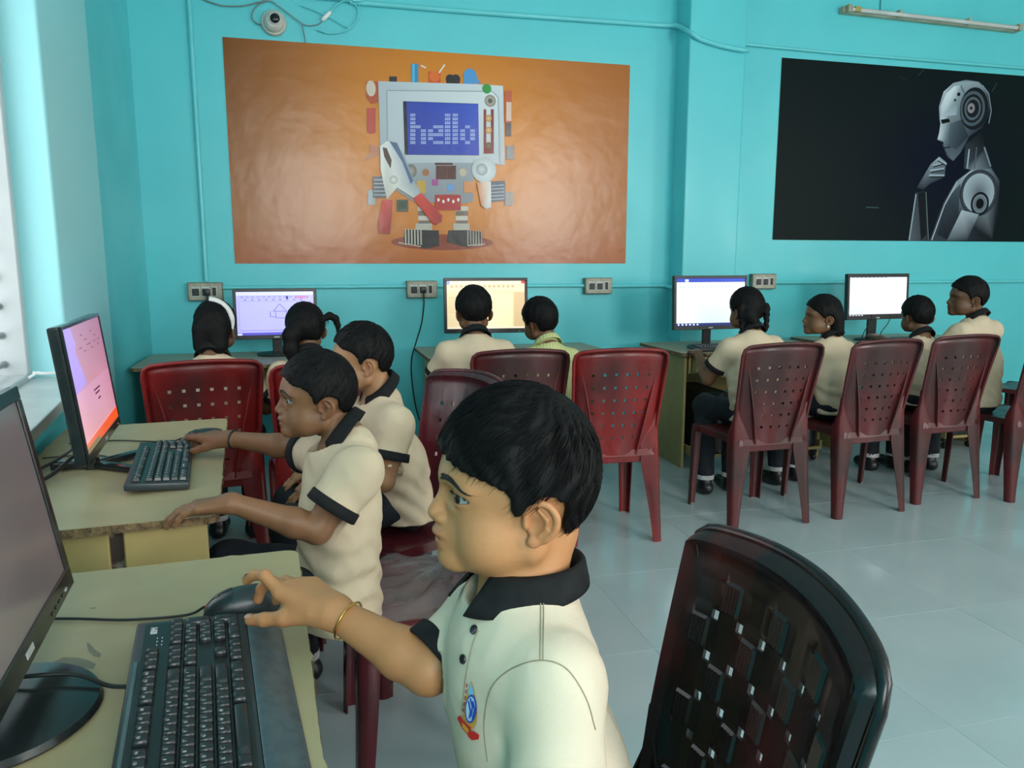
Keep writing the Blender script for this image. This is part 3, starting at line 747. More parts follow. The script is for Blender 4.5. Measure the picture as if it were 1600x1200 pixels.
def keyboard(label, x, y, z, deg, rest=False, tilt=4, fine=True, sc=1.0):
    e = empty('keyboard', (x, y, z), math.radians(deg)); e.scale = (sc, sc, sc); tag(e, label, 'keyboard', 'computer keyboards')
    R = Matrix.Rotation(math.radians(tilt), 4, 'X')
    W = 22.8*U + .034; front = -.062 - (.052 if rest else 0); back = .078
    MB().rbox((0, (front + back)/2 if not rest else (-.066 + back)/2, .009), (W, back - (front if not rest else -.066), .018), .005, 2, R).build('shell', m_kb, e, smooth=40)
    MB().rbox((0, .003, .0185), (22.8*U + .008, 6.7*U + .004, .0012), M=R).build('key_bed', m_bez, e)
    x0 = -22.8*U/2; y0 = 6.5*U/2 + .003
    if fine:
        meshes = {}
        for (kx, ky, kw, kh) in key_layout():
            if (kw, kh) not in meshes:
                o = keycap(kw, kh).build('key', m_key, e); shade(o, 50); meshes[(kw, kh)] = o.data
            else:
                o = bpy.data.objects.new('key', meshes[(kw, kh)]); link(o, e)
            p = R @ Vector((x0 + (kx + kw/2)*U, y0 - (ky + kh/2)*U, .0185))
            o.location = p; o.rotation_euler = (math.radians(tilt), 0, 0)
    else:
        b = MB()
        for (kx, ky, kw, kh) in key_layout():
            q = keycap(kw, kh); b.add(q.V, q.F, R @ Matrix.Translation((x0 + (kx + kw/2)*U, y0 - (ky + kh/2)*U, .0185)))
        o = b.build('keys', m_key, e); o['kind'] = 'stuff'
        pr = MB()
        for (kx, ky, kw, kh) in key_layout():
            pr.rbox((x0 + (kx + kw*.38)*U, y0 - (ky + .38*kh)*U, .0279), (.0045 if kw < 3 else .02, .0032, .0004), M=R)
        o = pr.build('legends', m_print, e); o['kind'] = 'stuff'
    if rest:
        n = 24; prof = [(-.066, .016), (-.070, .0175), (-.080, .016), (-.094, .012), (-.108, .007), (-.114, .002), (-.112, .0), (-.066, .0)]
        V = []; F = []; m_ = len(prof)
        for i in range(n):
            xx = -W/2 + W*i/(n-1); k = min(1, min(i, n-1-i)/2.)
            for (py, pz) in prof: V.append(R @ Vector((xx, -.066 + (py + .066)*(.92 + .08*k), pz*(.8 + .2*k))))
        for i in range(n-1):
            for j in range(m_): F.append((i*m_ + j, i*m_ + (j+1) % m_, (i+1)*m_ + (j+1) % m_, (i+1)*m_ + j))
        F.append(tuple(range(m_))); F.append(tuple((n-1)*m_ + j for j in reversed(range(m_))))
        o = mesh_obj('wrist_rest', V, F, m_rest, e); shade(o, 40)
        o = MB().rbox((-.03, .0705, .0185), (.27, .006, .003), .0012, 1, R).build('media_strip', m_strip, e)
        V, F = text_mesh('IBM', .0125); o = MB().add(V, F, R @ Matrix.Translation((x0 + 21.8*U, y0 - .45*U, .0196))).build('brand_print', m_print, e)
        led = MB()
        for k in range(3): led.rbox((x0 + (19.4 + k*.55)*U, y0 - 1.05*U, .0194), (.003, .0012, .0006), M=R); led.rbox((x0 + (19.4 + k*.55)*U, y0 - .72*U, .0194), (.003, .0012, .0006), M=R)
        led.build('indicator_print', m_print, e)
        lg = MB(); CH = 'QWERTYUIOP'; 
        rows = [(1.5, 1.5, '`1234567890-='), (2.5, 1.5, 'QWERTYUIOP[]\\'), (3.5, 1.75, "ASDFGHJKL;'"), (4.5, 2.25, 'ZXCVBNM,./')]
        for ky, kx, txt in rows:
            kx = 0 if ky == 1.5 else kx
            for i, c in enumerate(txt):
                V, F = text_mesh(c, .0052, .0001); lg.add(V, F, R @ Matrix.Translation((x0 + (kx + i + .36)*U, y0 - (ky + .38)*U, .0279)))
        for r, row in enumerate(('789', '456', '123')):
            for i, c in enumerate(row):
                V, F = text_mesh(c, .0052, .0001); lg.add(V, F, R @ Matrix.Translation((x0 + (18.8 + i + .36)*U, y0 - (2.5 + r + .38)*U, .0279)))
        for i in range(12):
            V, F = text_mesh('F%d' % (i+1), .0046, .0001); lg.add(V, F, R @ Matrix.Translation((x0 + (2 + i + .5*(i//4) + .42)*U, y0 - .40*U, .0279)))
        lg.build('key_legends', m_print, e)['kind'] = 'stuff'
    return e
keyboard('large black keyboard with a silvery wrist rest and white maker letters, nearest the camera', -.148, .895, .7292, 97, rest=True)
keyboard('black keyboard on the second desk under the pink monitor', -.378, 2.10, .7252, 96.5, fine=False)
keyboard('black keyboard at the feet of the blank white monitor', 3.83, 4.27, .7252, 4, fine=False)
keyboard('black keyboard in front of the braided girl', 2.45, 4.19, .7252, 2, fine=False)
keyboard('black keyboard between the two children at the middle monitor', 1.15, 4.235, .7252, 3, fine=False)
def mouse(label, x, y, z, deg, red=False):
    e = empty('computer_mouse', (x, y, z), math.radians(deg)); tag(e, label, 'mouse', 'computer mice')
    def prof(u):  # u -1 (tail) .. 1 (nose): half width, height
        return .031 * (1 - abs(u)**3.2)**.5 * (.96 - .06*u), .0375 * (1 - abs((u + .25)/1.25)**2.4)**.55
    def shell(u0, u1, s0, s1, up=0.):
        V = []; F = []; nu, ns = 22, 17
        for i in range(nu):
            u = u0 + (u1 - u0)*i/(nu-1); hw, hh = prof(max(-.999, min(.999, u)))
            for j in range(ns):
                a = s0 + (s1 - s0)*j/(ns-1); c, s = math.sin(a), math.cos(a)
                x_ = hw * (abs(c)**.75) * (1 if c >= 0 else -1); z_ = .004 + (hh + up) * max(s, 0)**.72
                V.append((x_, u*.056, z_))
        for i in range(nu-1):
            for j in range(ns-1): F.append((i*ns+j, i*ns+j+1, (i+1)*ns+j+1, (i+1)*ns+j))
        return V, F
    V, F = shell(-1, 1, -math.pi/2, math.pi/2); shade(mesh_obj('body', V, F, m_kb, e), 60)
    for s0, s1 in ((-1.1, -.05), (.05, 1.1)):
        V, F = shell(.22, .97, s0, s1, .0012); V, F = solid(V, F, .001); shade(mesh_obj('button', V, F, m_key, e), 60)
    MB().lathe([(.009, -.003), (.010, 0), (.009, .003)], 18, Matrix.Translation((0, .030, .0265)) @ Matrix.Rotation(math.pi/2, 4, 'Y')).build('scroll_wheel', m_bez, e, smooth=40)
    if red: MB().rbox((0.0, .046, .0185), (.010, .012, .003), .001, 1, Matrix.Identity(4)).build('red_mark', mat('mouse_red', (.32, .03, .015), .4, var=((.25, .02, .01), 20, .4, .7)), e)
    return e
mouse('black mouse with a red mark under the hand with the gold bracelet', -.118, 1.172, .7205, 96, True)
mouse('black mouse on the second desk under the hand with a black wristband', -.325, 2.392, .7205, 98)
Z = .724
cable('mouse_cable', 'thin black mouse lead crossing the nearest desk', [(-.172, 1.178, .735), (-.20, 1.18, Z), (-.28, 1.185, Z), (-.36, 1.21, Z), (-.42, 1.22, Z), (-.5, 1.2, Z)], .0022)
cable('keyboard_cable', 'black keyboard lead running over the round monitor base', [(-.235, .965, .735), (-.26, .975, .735), (-.30, .995, .744), (-.36, 1.0, .747), (-.44, 1.02, .735), (-.55, 1.05, Z)], .0028)
cable('mouse_cable', 'thin black mouse lead at the far side of the second desk', [(-.382, 2.400, .735), (-.42, 2.41, Z), (-.5, 2.44, Z), (-.58, 2.47, Z), (-.7, 2.46, Z)], .0022)
cable('keyboard_cable', 'thin black keyboard lead passing under the pink monitor', [(-.468, 2.20, .735), (-.50, 2.21, Z), (-.56, 2.27, Z), (-.62, 2.30, Z), (-.72, 2.29, Z)], .0022)
cable('monitor_cable', 'thick black lead leaving the foot of the pink monitor', [(-.575, 2.15, .78), (-.60, 2.10, .76), (-.63, 2.05, .735), (-.66, 2.02, .728), (-.74, 2.0, .728)], .005)
cable('monitor_cable', 'black lead curling behind the pink monitor', [(-.58, 2.17, .80), (-.62, 2.16, .765), (-.66, 2.13, .742), (-.70, 2.09, .729), (-.75, 2.06, .729)], .004)

# computer cases and low caster stands under the wall desks
m_case = mat('case_black', (.010, .012, .013), .35, var=((.02, .022, .023), 12, .4, .7))
def tower(label, x, y, z, deg=0):
    e = empty('computer_tower', (x, y, z), math.radians(deg)); tag(e, label, 'computer', 'computer towers')
    MB().rbox((0, 0, .19), (.175, .40, .38), .005, 2).build('case', m_case, e)
    f = MB().rbox((0, -.205, .19), (.172, .02, .375), .006, 2).build('front_panel', m_bez2, e)
    MB().rbox((0, -.217, .33), (.145, .004, .04), .001, 1).build('drive_door', m_case, f)
    MB().lathe([(.011, 0), (.011, .004)], 16, Matrix.Translation((0, -.215, .25)) @ RX90).build('power_button', m_badge, f, smooth=40)
    for k in range(3): MB().rbox((-.03 + .03*k, -.217, .21), (.012, .003, .005)).build('port', m_badge, f)
def caster_stand(label, x, y, deg=0):
    e = empty('caster_stand', (x, y, 0), math.radians(deg)); tag(e, label, 'stand', 'caster stands')
    MB().rbox((0, 0, .088), (.26, .44, .018), .003, 1).build('board', m_panel, e)
    for sx in (-1, 1):
        MB().rbox((sx*.122, 0, .115), (.015, .44, .045), .002, 1).build('side_rail', m_panel, e)
        for sy in (-1, 1):
            c = MB().rbox((sx*.10, sy*.18, .065), (.03, .036, .03), .004, 1).build('caster', m_bez, e)
            MB().lathe([(.021, -.009), (.024, 0), (.021, .009)], 16, Matrix.Translation((sx*.10, sy*.18, .0245)) @ Matrix.Rotation(math.pi/2, 4, 'Y')).build('wheel', m_bez, c, smooth=40)
for x, y, l1, l2 in ((2.335, 4.30, 'black computer tower under the third wall desk', 'low wooden caster stand on the floor under the third wall desk'),
                     (2.98, 4.32, 'black computer tower behind the legs of the girl with the earring', 'low wooden caster stand behind the legs of the girl with the earring'),
                     (.865, 4.45, 'black computer tower under the middle wall desk', 'low wooden caster stand under the middle wall desk'),
                     (4.22, 4.35, 'black computer tower under the right wall desk', 'low wooden caster stand under the right wall desk')):
    caster_stand(l2, x, y); tower(l1, x, y, .098)
cable('power_cable', 'black lead looping below the third wall desk', [(2.20, 4.5, .52), (2.24, 4.3, .48), (2.32, 4.12, .42), (2.37, 4.06, .30), (2.33, 4.06, .20)], .004)

cable('monitor_cable', 'black lead hanging below the left half of the blank white monitor', [(3.70, 4.44, .90), (3.69, 4.45, .84), (3.66, 4.46, .78), (3.65, 4.47, .73)], .003)
cable('monitor_cable', 'black lead hanging below the right half of the blank white monitor', [(3.86, 4.45, .90), (3.85, 4.46, .84), (3.81, 4.47, .78), (3.80, 4.48, .73)], .003)
# ================================================================== wall posters (flat prints)
m_poster = mat('vinyl_print', (0, 0, 0), .25, attr='Col', bump=(4, .45), spec=.5)
m_posterback = mat('vinyl_sheet', (.35, .22, .10), .6, var=((.3, .18, .08), 4, .4, .7))
m_poster2 = mat('matt_print', (0, 0, 0), .42, attr='Col', bump=(5, .2), spec=.10)
def poster(name, label, x0, z0, x1, z1, draw, pm=None):
    e = empty(name, (x0, WY, z0)); tag(e, label, 'poster', 'wall posters')
    MB().rbox(((x1-x0)/2, -.0025, (z1-z0)/2), (x1-x0, .003, z1-z0)).build('sheet', m_posterback, e)
    p = Print(); w, h = x1-x0, z1-z0
    draw(p, w, h, x0, z0)
    M = Matrix.Translation((0, -.0042, 0)) @ Matrix(((1, 0, 0, 0), (0, 0, -1, 0), (0, 1, 0, 0), (0, 0, 0, 1)))
    p.build('print', pm or m_poster, e, M)
    return e
def grad(p, w, h, nx, ny, fn):
    p.z += .00015; k = len(p.V)
    for j in range(ny+1):
        for i in range(nx+1): p.V.append((w*i/nx, h*j/ny, p.z)); p.C.append(fn(i/nx, j/ny))
    for j in range(ny):
        for i in range(nx): a = k + j*(nx+1) + i; p.F.append((a, a+1, a+nx+2, a+nx+1))
def lin(c): return np.array(_srgb(c)[:3])
def draw_bot(p, w, h, x0, z0):
    def bgc(u, v):
        c = lin('#b5651a') * .85; g = math.exp(-((u-.52)**2/.10 + (v-.62)**2/.30))
        c = c*(1-g) + lin('#ea9018')*g
        l = max(0, 1 - u/.28); c = c*(1 - .45*l*v) 
        b = max(0, 1 - v/.16); c = c*(1-.55*b) + lin('#a8461a')*.55*b
        return tuple(c)
    grad(p, w, h, 20, 10, bgc)
    def R(cx, cy): q = atY(540 + cx/3.75, 80 + cy/3.75, WY); return (q[0]-x0, q[2]-z0)
    def P(pts, col): p.poly([R(*q) for q in pts], col)
    def B(a, b, c, d, col): P([(a, d), (c, d), (c, b), (a, b)], col)
    def D(x, y, r, col, ry=None, col2=None): q = R(x, y); s = abs(R(x+1, y)[0]-q[0]); p.disc(q[0], q[1], r*s, col, (ry or r)*s, 20, col2)
    def L(pts, wd, col): q = R(*pts[0]); s = abs(R(pts[0][0]+1, pts[0][1])[0]-q[0]); p.line([R(*a) for a in pts], wd*s, col)
    # floor shade
    D(570, 1120, 300, '#8a3210', 45)
    # legs and boots
    for lx in (460, 680):
        for k in range(5): B(lx-38+k*1.5, 910+k*28, lx+38-k*1.5, 935+k*28, '#c9c6bd' if k % 2 == 0 else '#6f6a62')
        B(lx-50, 1010, lx+45, 1050, '#b8b2a6')
    P([(345, 1045), (545, 1050), (548, 1140), (470, 1158), (340, 1120)], '#15151a'); P([(600, 1050), (715, 1048), (800, 1060), (800, 1125), (720, 1150), (592, 1120)], '#17171b')
    for k in range(6): L([(350+k*18, 1040), (352+k*18, 1135)], 8, '#b9b4a6'); L([(715+k*16, 1050), (716+k*16, 1140)], 6, '#a59f92')
    L([(310, 1122), (440, 1145)], 5, '#c0b8a0'); L([(715, 1140), (815, 1130)], 5, '#c0b8a0')
    # antennas and parts on top
    B(255, 150, 300, 205, '#2a2326'); B(383, 75, 425, 185, '#2a8fc0'); B(390, 78, 404, 182, '#5bb8e0'); B(485, 120, 555, 188, '#d4501c'); D(520, 150, 30, '#e87028')
    L([(440, 85), (470, 100)], 8, '#efe6d8'); L([(545, 130), (580, 80)], 8, '#efe6d8'); D(612, 165, 26, '#1d1a20'); D(645, 165, 26, '#1d1a20'); P([(588, 168), (670, 168), (668, 190), (590, 190)], '#1d1a20')
    D(728, 150, 40, '#4a9ad8', 44); P([(690, 170), (770, 160), (792, 190), (690, 195)], '#4a9ad8')
    # side gadgets
    P([(120, 180), (190, 180), (192, 300), (150, 310), (120, 270)], '#b8502c'); D(148, 220, 28, '#d8c8b8', 45); B(125, 335, 175, 470, '#c03a28'); D(150, 470, 25, '#c03a28', 14)
    B(930, 235, 972, 420, '#c85a34'); B(940, 300, 970, 410, '#e8c8b8'); B(935, 420, 968, 500, '#5a4a48'); P([(140, 550), (195, 560), (190, 610), (105, 645), (140, 600)], '#c07a58')
    B(940, 555, 985, 635, '#8a8a8c'); B(130, 815, 175, 900, '#9aa6aa'); B(930, 825, 978, 905, '#8e8a86')
    # body plate
    P([(190, 178), (760, 195), (920, 205), (930, 668), (750, 660), (745, 880), (690, 895), (560, 890), (395, 880), (300, 820), (205, 660)], ['#b9c6cf', '#d2dde4', '#d8e2e8', '#b4bcc4', '#9aa3ac', '#8a8f98', '#8a8f98', '#8a8f98', '#8d949c', '#8d949c', '#a5b1ba'])
    P([(245, 232), (860, 240), (895, 280), (895, 655), (250, 655)], ['#c4d0d8', '#dde7ec', '#dde7ec', '#c2cbd2', '#b8c4cc'])
    L([(240, 232), (860, 238), (892, 275), (900, 650)], 5, '#8f9aa4'); L([(240, 232), (245, 650)], 5, '#8f9aa4')
    D(845, 293, 33, '#8a8478', col2='#d6cfc0'); D(845, 293, 14, '#5e5850'); D(825, 222, 27, '#2e9a40')
    P([(806, 342), (822, 342), (822, 560), (848, 560), (848, 342), (866, 342), (866, 602), (806, 602)], '#8a2a22')
    for y in (395, 465, 555): D(836, y, 18, '#c08a4a' if y < 500 else '#6a5236', 20, '#e8c890' if y < 500 else '#8a7050')
    # screen
    P([(335, 295), (775, 310), (780, 612), (345, 608)], '#0e1430'); P([(355, 298), (775, 312), (778, 610), (365, 606)], ['#2440b0', '#2f55cc', '#2a48c0', '#1f3aa4'])
    cells = []
    G = {'h': ['X...', 'X...', 'X...', 'XX..', 'X.X.', 'X.X.', 'X.X.', 'X.X.'], 'e': ['....', '....', '....', '.XX.', 'X.X.', 'XXX.', 'X...', '.XX.'],
         'l': ['X', 'X', 'X', 'X', 'X', 'X', 'X', 'X'], 'o': ['....', '....', '....', '.X..', 'X.X.', 'X.X.', 'X.X.', '.X..']}
    for ch, gx, cw in (('h', 378, 31), ('e', 482, 30), ('l', 580, 33), ('l', 625, 33), ('o', 670, 29)):
        for r, row in enumerate(G[ch]):
            for c, q in enumerate(row):
                if q == 'X':
                    for k in range(3):
                        a = gx + c*cw + k*cw*.33; y = 368 + r*23
                        for yy in (0, 9): u0, v1 = R(a, y + yy); u1, v0 = R(a + cw*.27, y + yy + 7); cells.append((u0, v0, u1, v1))
    p.rects(cells, '#b4c4f0')
    # lower fittings
    B(522, 655, 625, 668, '#4a1c14'); B(528, 672, 645, 752, '#5a2618'); 
    for k in range(7): L([(538+k*16, 675), (538+k*16, 750)], 3, '#2e120c')
    D(383, 703, 32, '#6e6a60', 38, '#a8a294'); D(468, 712, 20, '#a8683a'); D(685, 712, 22, '#c8b8a0'); B(415, 760, 467, 835, '#c9a03c'); B(505, 752, 540, 788, '#b04a9a'); B(592, 782, 632, 820, '#6aa0d8'); B(690, 765, 745, 830, '#d88a48')
    B(522, 842, 672, 932, '#b01c1c')
    for k in range(5): D(542+k*29, 872 + (10 if k % 2 else 0), 7, '#f0e8e0', 10)
    B(300, 870, 365, 940, '#4a5448'); B(310, 880, 355, 925, '#23402a')
    # right arm: clear disc and white handle, black comb
    D(808, 697, 72, '#b9c4c8', 70, '#dfe6e8'); D(795, 695, 34, '#8d989e', 34, '#cfd6da'); P([(765, 770), (850, 765), (850, 915), (820, 925), (790, 905)], ['#d88a50', '#e8e4e0', '#d8d4d0', '#c8c4c0', '#c87a40'])
    P([(848, 765), (930, 760), (935, 875), (850, 885)], '#39495c')
    for k in range(5): L([(850, 790+k*20), (925, 785+k*20)], 5, '#9fb0c0')
    # left arm: pliers with red grips
    P([(160, 735), (235, 735), (230, 860), (160, 860)], '#56606a')
    for k in range(5): L([(165, 755+k*22), (235, 755+k*22)], 5, '#b9c0c4')
    P([(200, 560), (240, 528), (300, 545), (345, 620), (400, 760), (440, 830), (395, 860), (300, 800), (240, 870), (205, 700)], ['#e4e6e4', '#dfe3e4', '#b6c2cc', '#8fa0b2', '#8fa0b2', '#a8b2ba', '#c8ccca', '#dcdcd6', '#c4c0b4', '#e6e8e6'])
    P([(255, 530), (300, 540), (395, 760), (380, 780), (330, 650)], '#4f6a8e'); P([(215, 565), (240, 570), (268, 640), (262, 690), (225, 620)], '#4a2c18'); D(280, 755, 24, '#a8aca8', col2='#e8e8e4')
    P([(215, 875), (272, 870), (270, 960), (258, 1070), (195, 1068), (190, 1010)], ['#d83a28', '#c02c20', '#b02018', '#98201a', '#a82a1c', '#c0341f']); P([(392, 862), (440, 830), (565, 965), (560, 1000), (525, 1020), (500, 1000)], ['#c8301f', '#d84030', '#b4281a', '#98201a', '#a8241a', '#c0301f'])
poster('robot_poster', 'orange wall poster of a toy robot whose screen says hello', -.425, 1.243, 2.10, 2.531, draw_bot)
def draw_thinker(p, w, h, x0, z0):
    def bgc(u, v):
        g = math.exp(-((u-.55)**2/.04 + (v-.45)**2/.12)); return tuple(lin('#0a181a')*(1-g) + lin('#020a22')*g)
    grad(p, w, h, 16, 8, bgc)
    def R(cx, cy): q = atY(1200 + cx/3, cy/3, WY); return (q[0]-x0, q[2]-z0)
    def P(pts, col): p.poly([R(*q) for q in pts], col)
    def D(x, y, r, col, ry=None, col2=None): q = R(x, y); s = abs(R(x, y)[1]-R(x, y+1)[1]); p.disc(q[0], q[1], r*s*1.12, col, (ry or r)*s, 28, col2)
    def L(pts, wd, col): s = abs(R(pts[0][0], pts[0][1])[1]-R(pts[0][0], pts[0][1]+1)[1]); p.line([R(*a) for a in pts], wd*s, col)
    # raised forearm and hand
    P([(655, 1128), (688, 905), (735, 895), (752, 1128)], ['#59646e', '#39444e', '#1f262e', '#2a3038']); P([(700, 905), (735, 900), (740, 1100), (715, 1128)], '#12171d')
    L([(660, 1125), (692, 910)], 6, '#a6b4be'); L([(738, 900), (750, 1125)], 4, '#6e7a86')
    P([(695, 880), (760, 770), (800, 735), (832, 760), (825, 830), (760, 860), (725, 890)], ['#2c343c', '#7f8d98', '#a9b8c2', '#6f7c86', '#3c464e', '#303a42', '#252c33'])
    for a, b in (((770, 775), (828, 760)), ((758, 800), (822, 790)), ((752, 822), (825, 822)), ((790, 745), (835, 770))): L([a, b], 9, '#9fb0bc'); L([(a[0]+3, a[1]+8), (b[0], b[1]+8)], 5, '#0c1016')
    # torso and arm
    P([(755, 1128), (815, 960), (880, 850), (960, 790), (1045, 790), (1085, 850), (1075, 1000), (1050, 1128)], ['#3a444e', '#2c3540', '#8592a0', '#aebbc6', '#5b6672', '#27303a', '#1a2029', '#11161d'])
    P([(790, 1100), (840, 930), (900, 860), (890, 1000), (850, 1128)], ['#232a34', '#39424e', '#4c5866', '#2a313c', '#161b22']); L([(765, 1125), (825, 960), (885, 855)], 6, '#b4c2cc')
    D(985, 905, 100, '#232b35', 110, '#8d9ba8'); D(985, 905, 82, '#a9b8c4', 92, '#59646f'); D(990, 955, 48, '#0d1116', 55); D(990, 955, 38, '#7b8894', 44, '#2a323b'); D(990, 955, 20, '#0c0f14', 24)
    P([(835, 1128), (905, 985), (985, 1005), (960, 1060), (930, 1128)], ['#56626d', '#b6c4cd', '#96a4af', '#4f5a65', '#2b323b'])
    # neck
    P([(920, 680), (1000, 610), (1020, 690), (1045, 790), (960, 800), (915, 790)], ['#2b333d', '#0d1116', '#161b22', '#39434e', '#7d8a96', '#3b4550']); L([(940, 700), (930, 790)], 9, '#9fadb8'); L([(975, 690), (965, 790)], 7, '#55616c'); L([(1010, 690), (1040, 780)], 8, '#8592a0')
    # head in profile facing left
    P([(925, 375), (985, 385), (1030, 430), (1040, 520), (1000, 600), (940, 640), (900, 715), (865, 755), (835, 735), (825, 700), (812, 680), (820, 668), (790, 655), (808, 590), (800, 560), (798, 500), (820, 430), (865, 390)],
      ['#6c7a86', '#8f9ea9', '#3a454f', '#1a2028', '#232b33', '#39444e', '#4f5b66', '#5f6c77', '#2c343c', '#55626d', '#26303a', '#4a5661', '#b5c4cd', '#c3d2da', '#5b6974', '#8fa0ac', '#c0cfd7', '#9badb8'])
    P([(830, 440), (870, 405), (900, 400), (885, 470), (880, 540), (810, 548), (806, 500)], ['#cfdde4', '#dbe7ec', '#9db0bb', '#7d909c', '#9fb2bd', '#b4c5ce', '#c8d7de'])
    P([(805, 580), (845, 568), (850, 640), (822, 665), (795, 650)], ['#c2d0d8', '#7b8a95', '#45525d', '#7b8a95', '#c6d4db']); P([(806, 562), (845, 556), (850, 572), (812, 582)], '#0b1015')
    P([(850, 580), (905, 560), (935, 640), (880, 700), (840, 690)], ['#5a6873', '#3f4b56', '#26303a', '#33404b', '#4a5863']); L([(815, 695), (850, 690)], 5, '#0c1116'); L([(900, 402), (918, 440)], 4, '#35424c'); D(890, 443, 9, '#1a222a'); D(873, 470, 6, '#1a222a')
    D(962, 510, 76, '#11171d', 100, '#2c363f')
    for r, c in ((66, '#4f5d68'), (54, '#141a20'), (44, '#56646f'), (34, '#161c22')): D(955, 510, r, c, r*1.25)
    D(948, 508, 20, '#7c8792', 24, '#b08a86'); D(948, 508, 8, '#2a2326')
    L([(1000, 400), (1030, 440), (1042, 520), (1030, 580)], 5, '#8fa0ac')
    # scratches
    L([(455, 972), (515, 974)], 4, '#4f6a74'); L([(700, 355), (728, 325)], 4, '#31474f'); L([(612, 360), (645, 378)], 5, '#22343c'); L([(1045, 430), (1068, 390)], 3, '#4f5d68')
poster('android_poster', 'dark wall poster of a silver humanoid robot resting its chin on its hand', 3.23, 1.41, 5.75, 2.65, draw_thinker, m_poster2)
# ================================================================== organic surfaces: signed distance volumes meshed by surface nets
f32 = np.float32
def V3(*a): return np.array(a, dtype=float)
def unit(v): v = np.array(v, float); return v / np.linalg.norm(v)
def smin(a, b, k):
    if k <= 0: return np.minimum(a, b)
    h = np.clip(.5 + .5 * (b - a) / k, 0, 1); return b + (a - b) * h - k * h * (1 - h)
def smax(a, b, k): return -smin(-a, -b, k)
def s_cone(X, Y, Z, a, b, ra, rb):
    ab = b - a; L2 = float(ab @ ab) + 1e-12
    px, py, pz = X - a[0], Y - a[1], Z - a[2]
    t = np.clip((px * ab[0] + py * ab[1] + pz * ab[2]) / L2, 0, 1)
    return np.sqrt((px - t * ab[0])**2 + (py - t * ab[1])**2 + (pz - t * ab[2])**2) - (ra + (rb - ra) * t)
def s_ell(X, Y, Z, c, r):
    px, py, pz = X - c[0], Y - c[1], Z - c[2]
    k0 = np.sqrt((px / r[0])**2 + (py / r[1])**2 + (pz / r[2])**2)
    k1 = np.sqrt((px / r[0]**2)**2 + (py / r[1]**2)**2 + (pz / r[2]**2)**2) + 1e-9
    return k0 * (k0 - 1) / k1
def poly2d(x, y, P):
    """signed distance to a polygon (negative inside)"""
    P = np.array(P, float); d = np.full(np.broadcast(x, y).shape, 1e9, f32); s = np.ones(d.shape, f32); n = len(P)
    for i in range(n):
        a = P[i]; b = P[i-1]; ex, ey = b - a; wx = x - a[0]; wy = y - a[1]
        t = np.clip((wx*ex + wy*ey) / (ex*ex + ey*ey), 0, 1)
        d = np.minimum(d, (wx - ex*t)**2 + (wy - ey*t)**2)
        c1 = y >= a[1]; c2 = y < b[1]; c3 = (ex*wy) > (ey*wx)
        s = np.where((c1 & c2 & c3) | (~c1 & ~c2 & ~c3), -s, s)
    return s * np.sqrt(d)
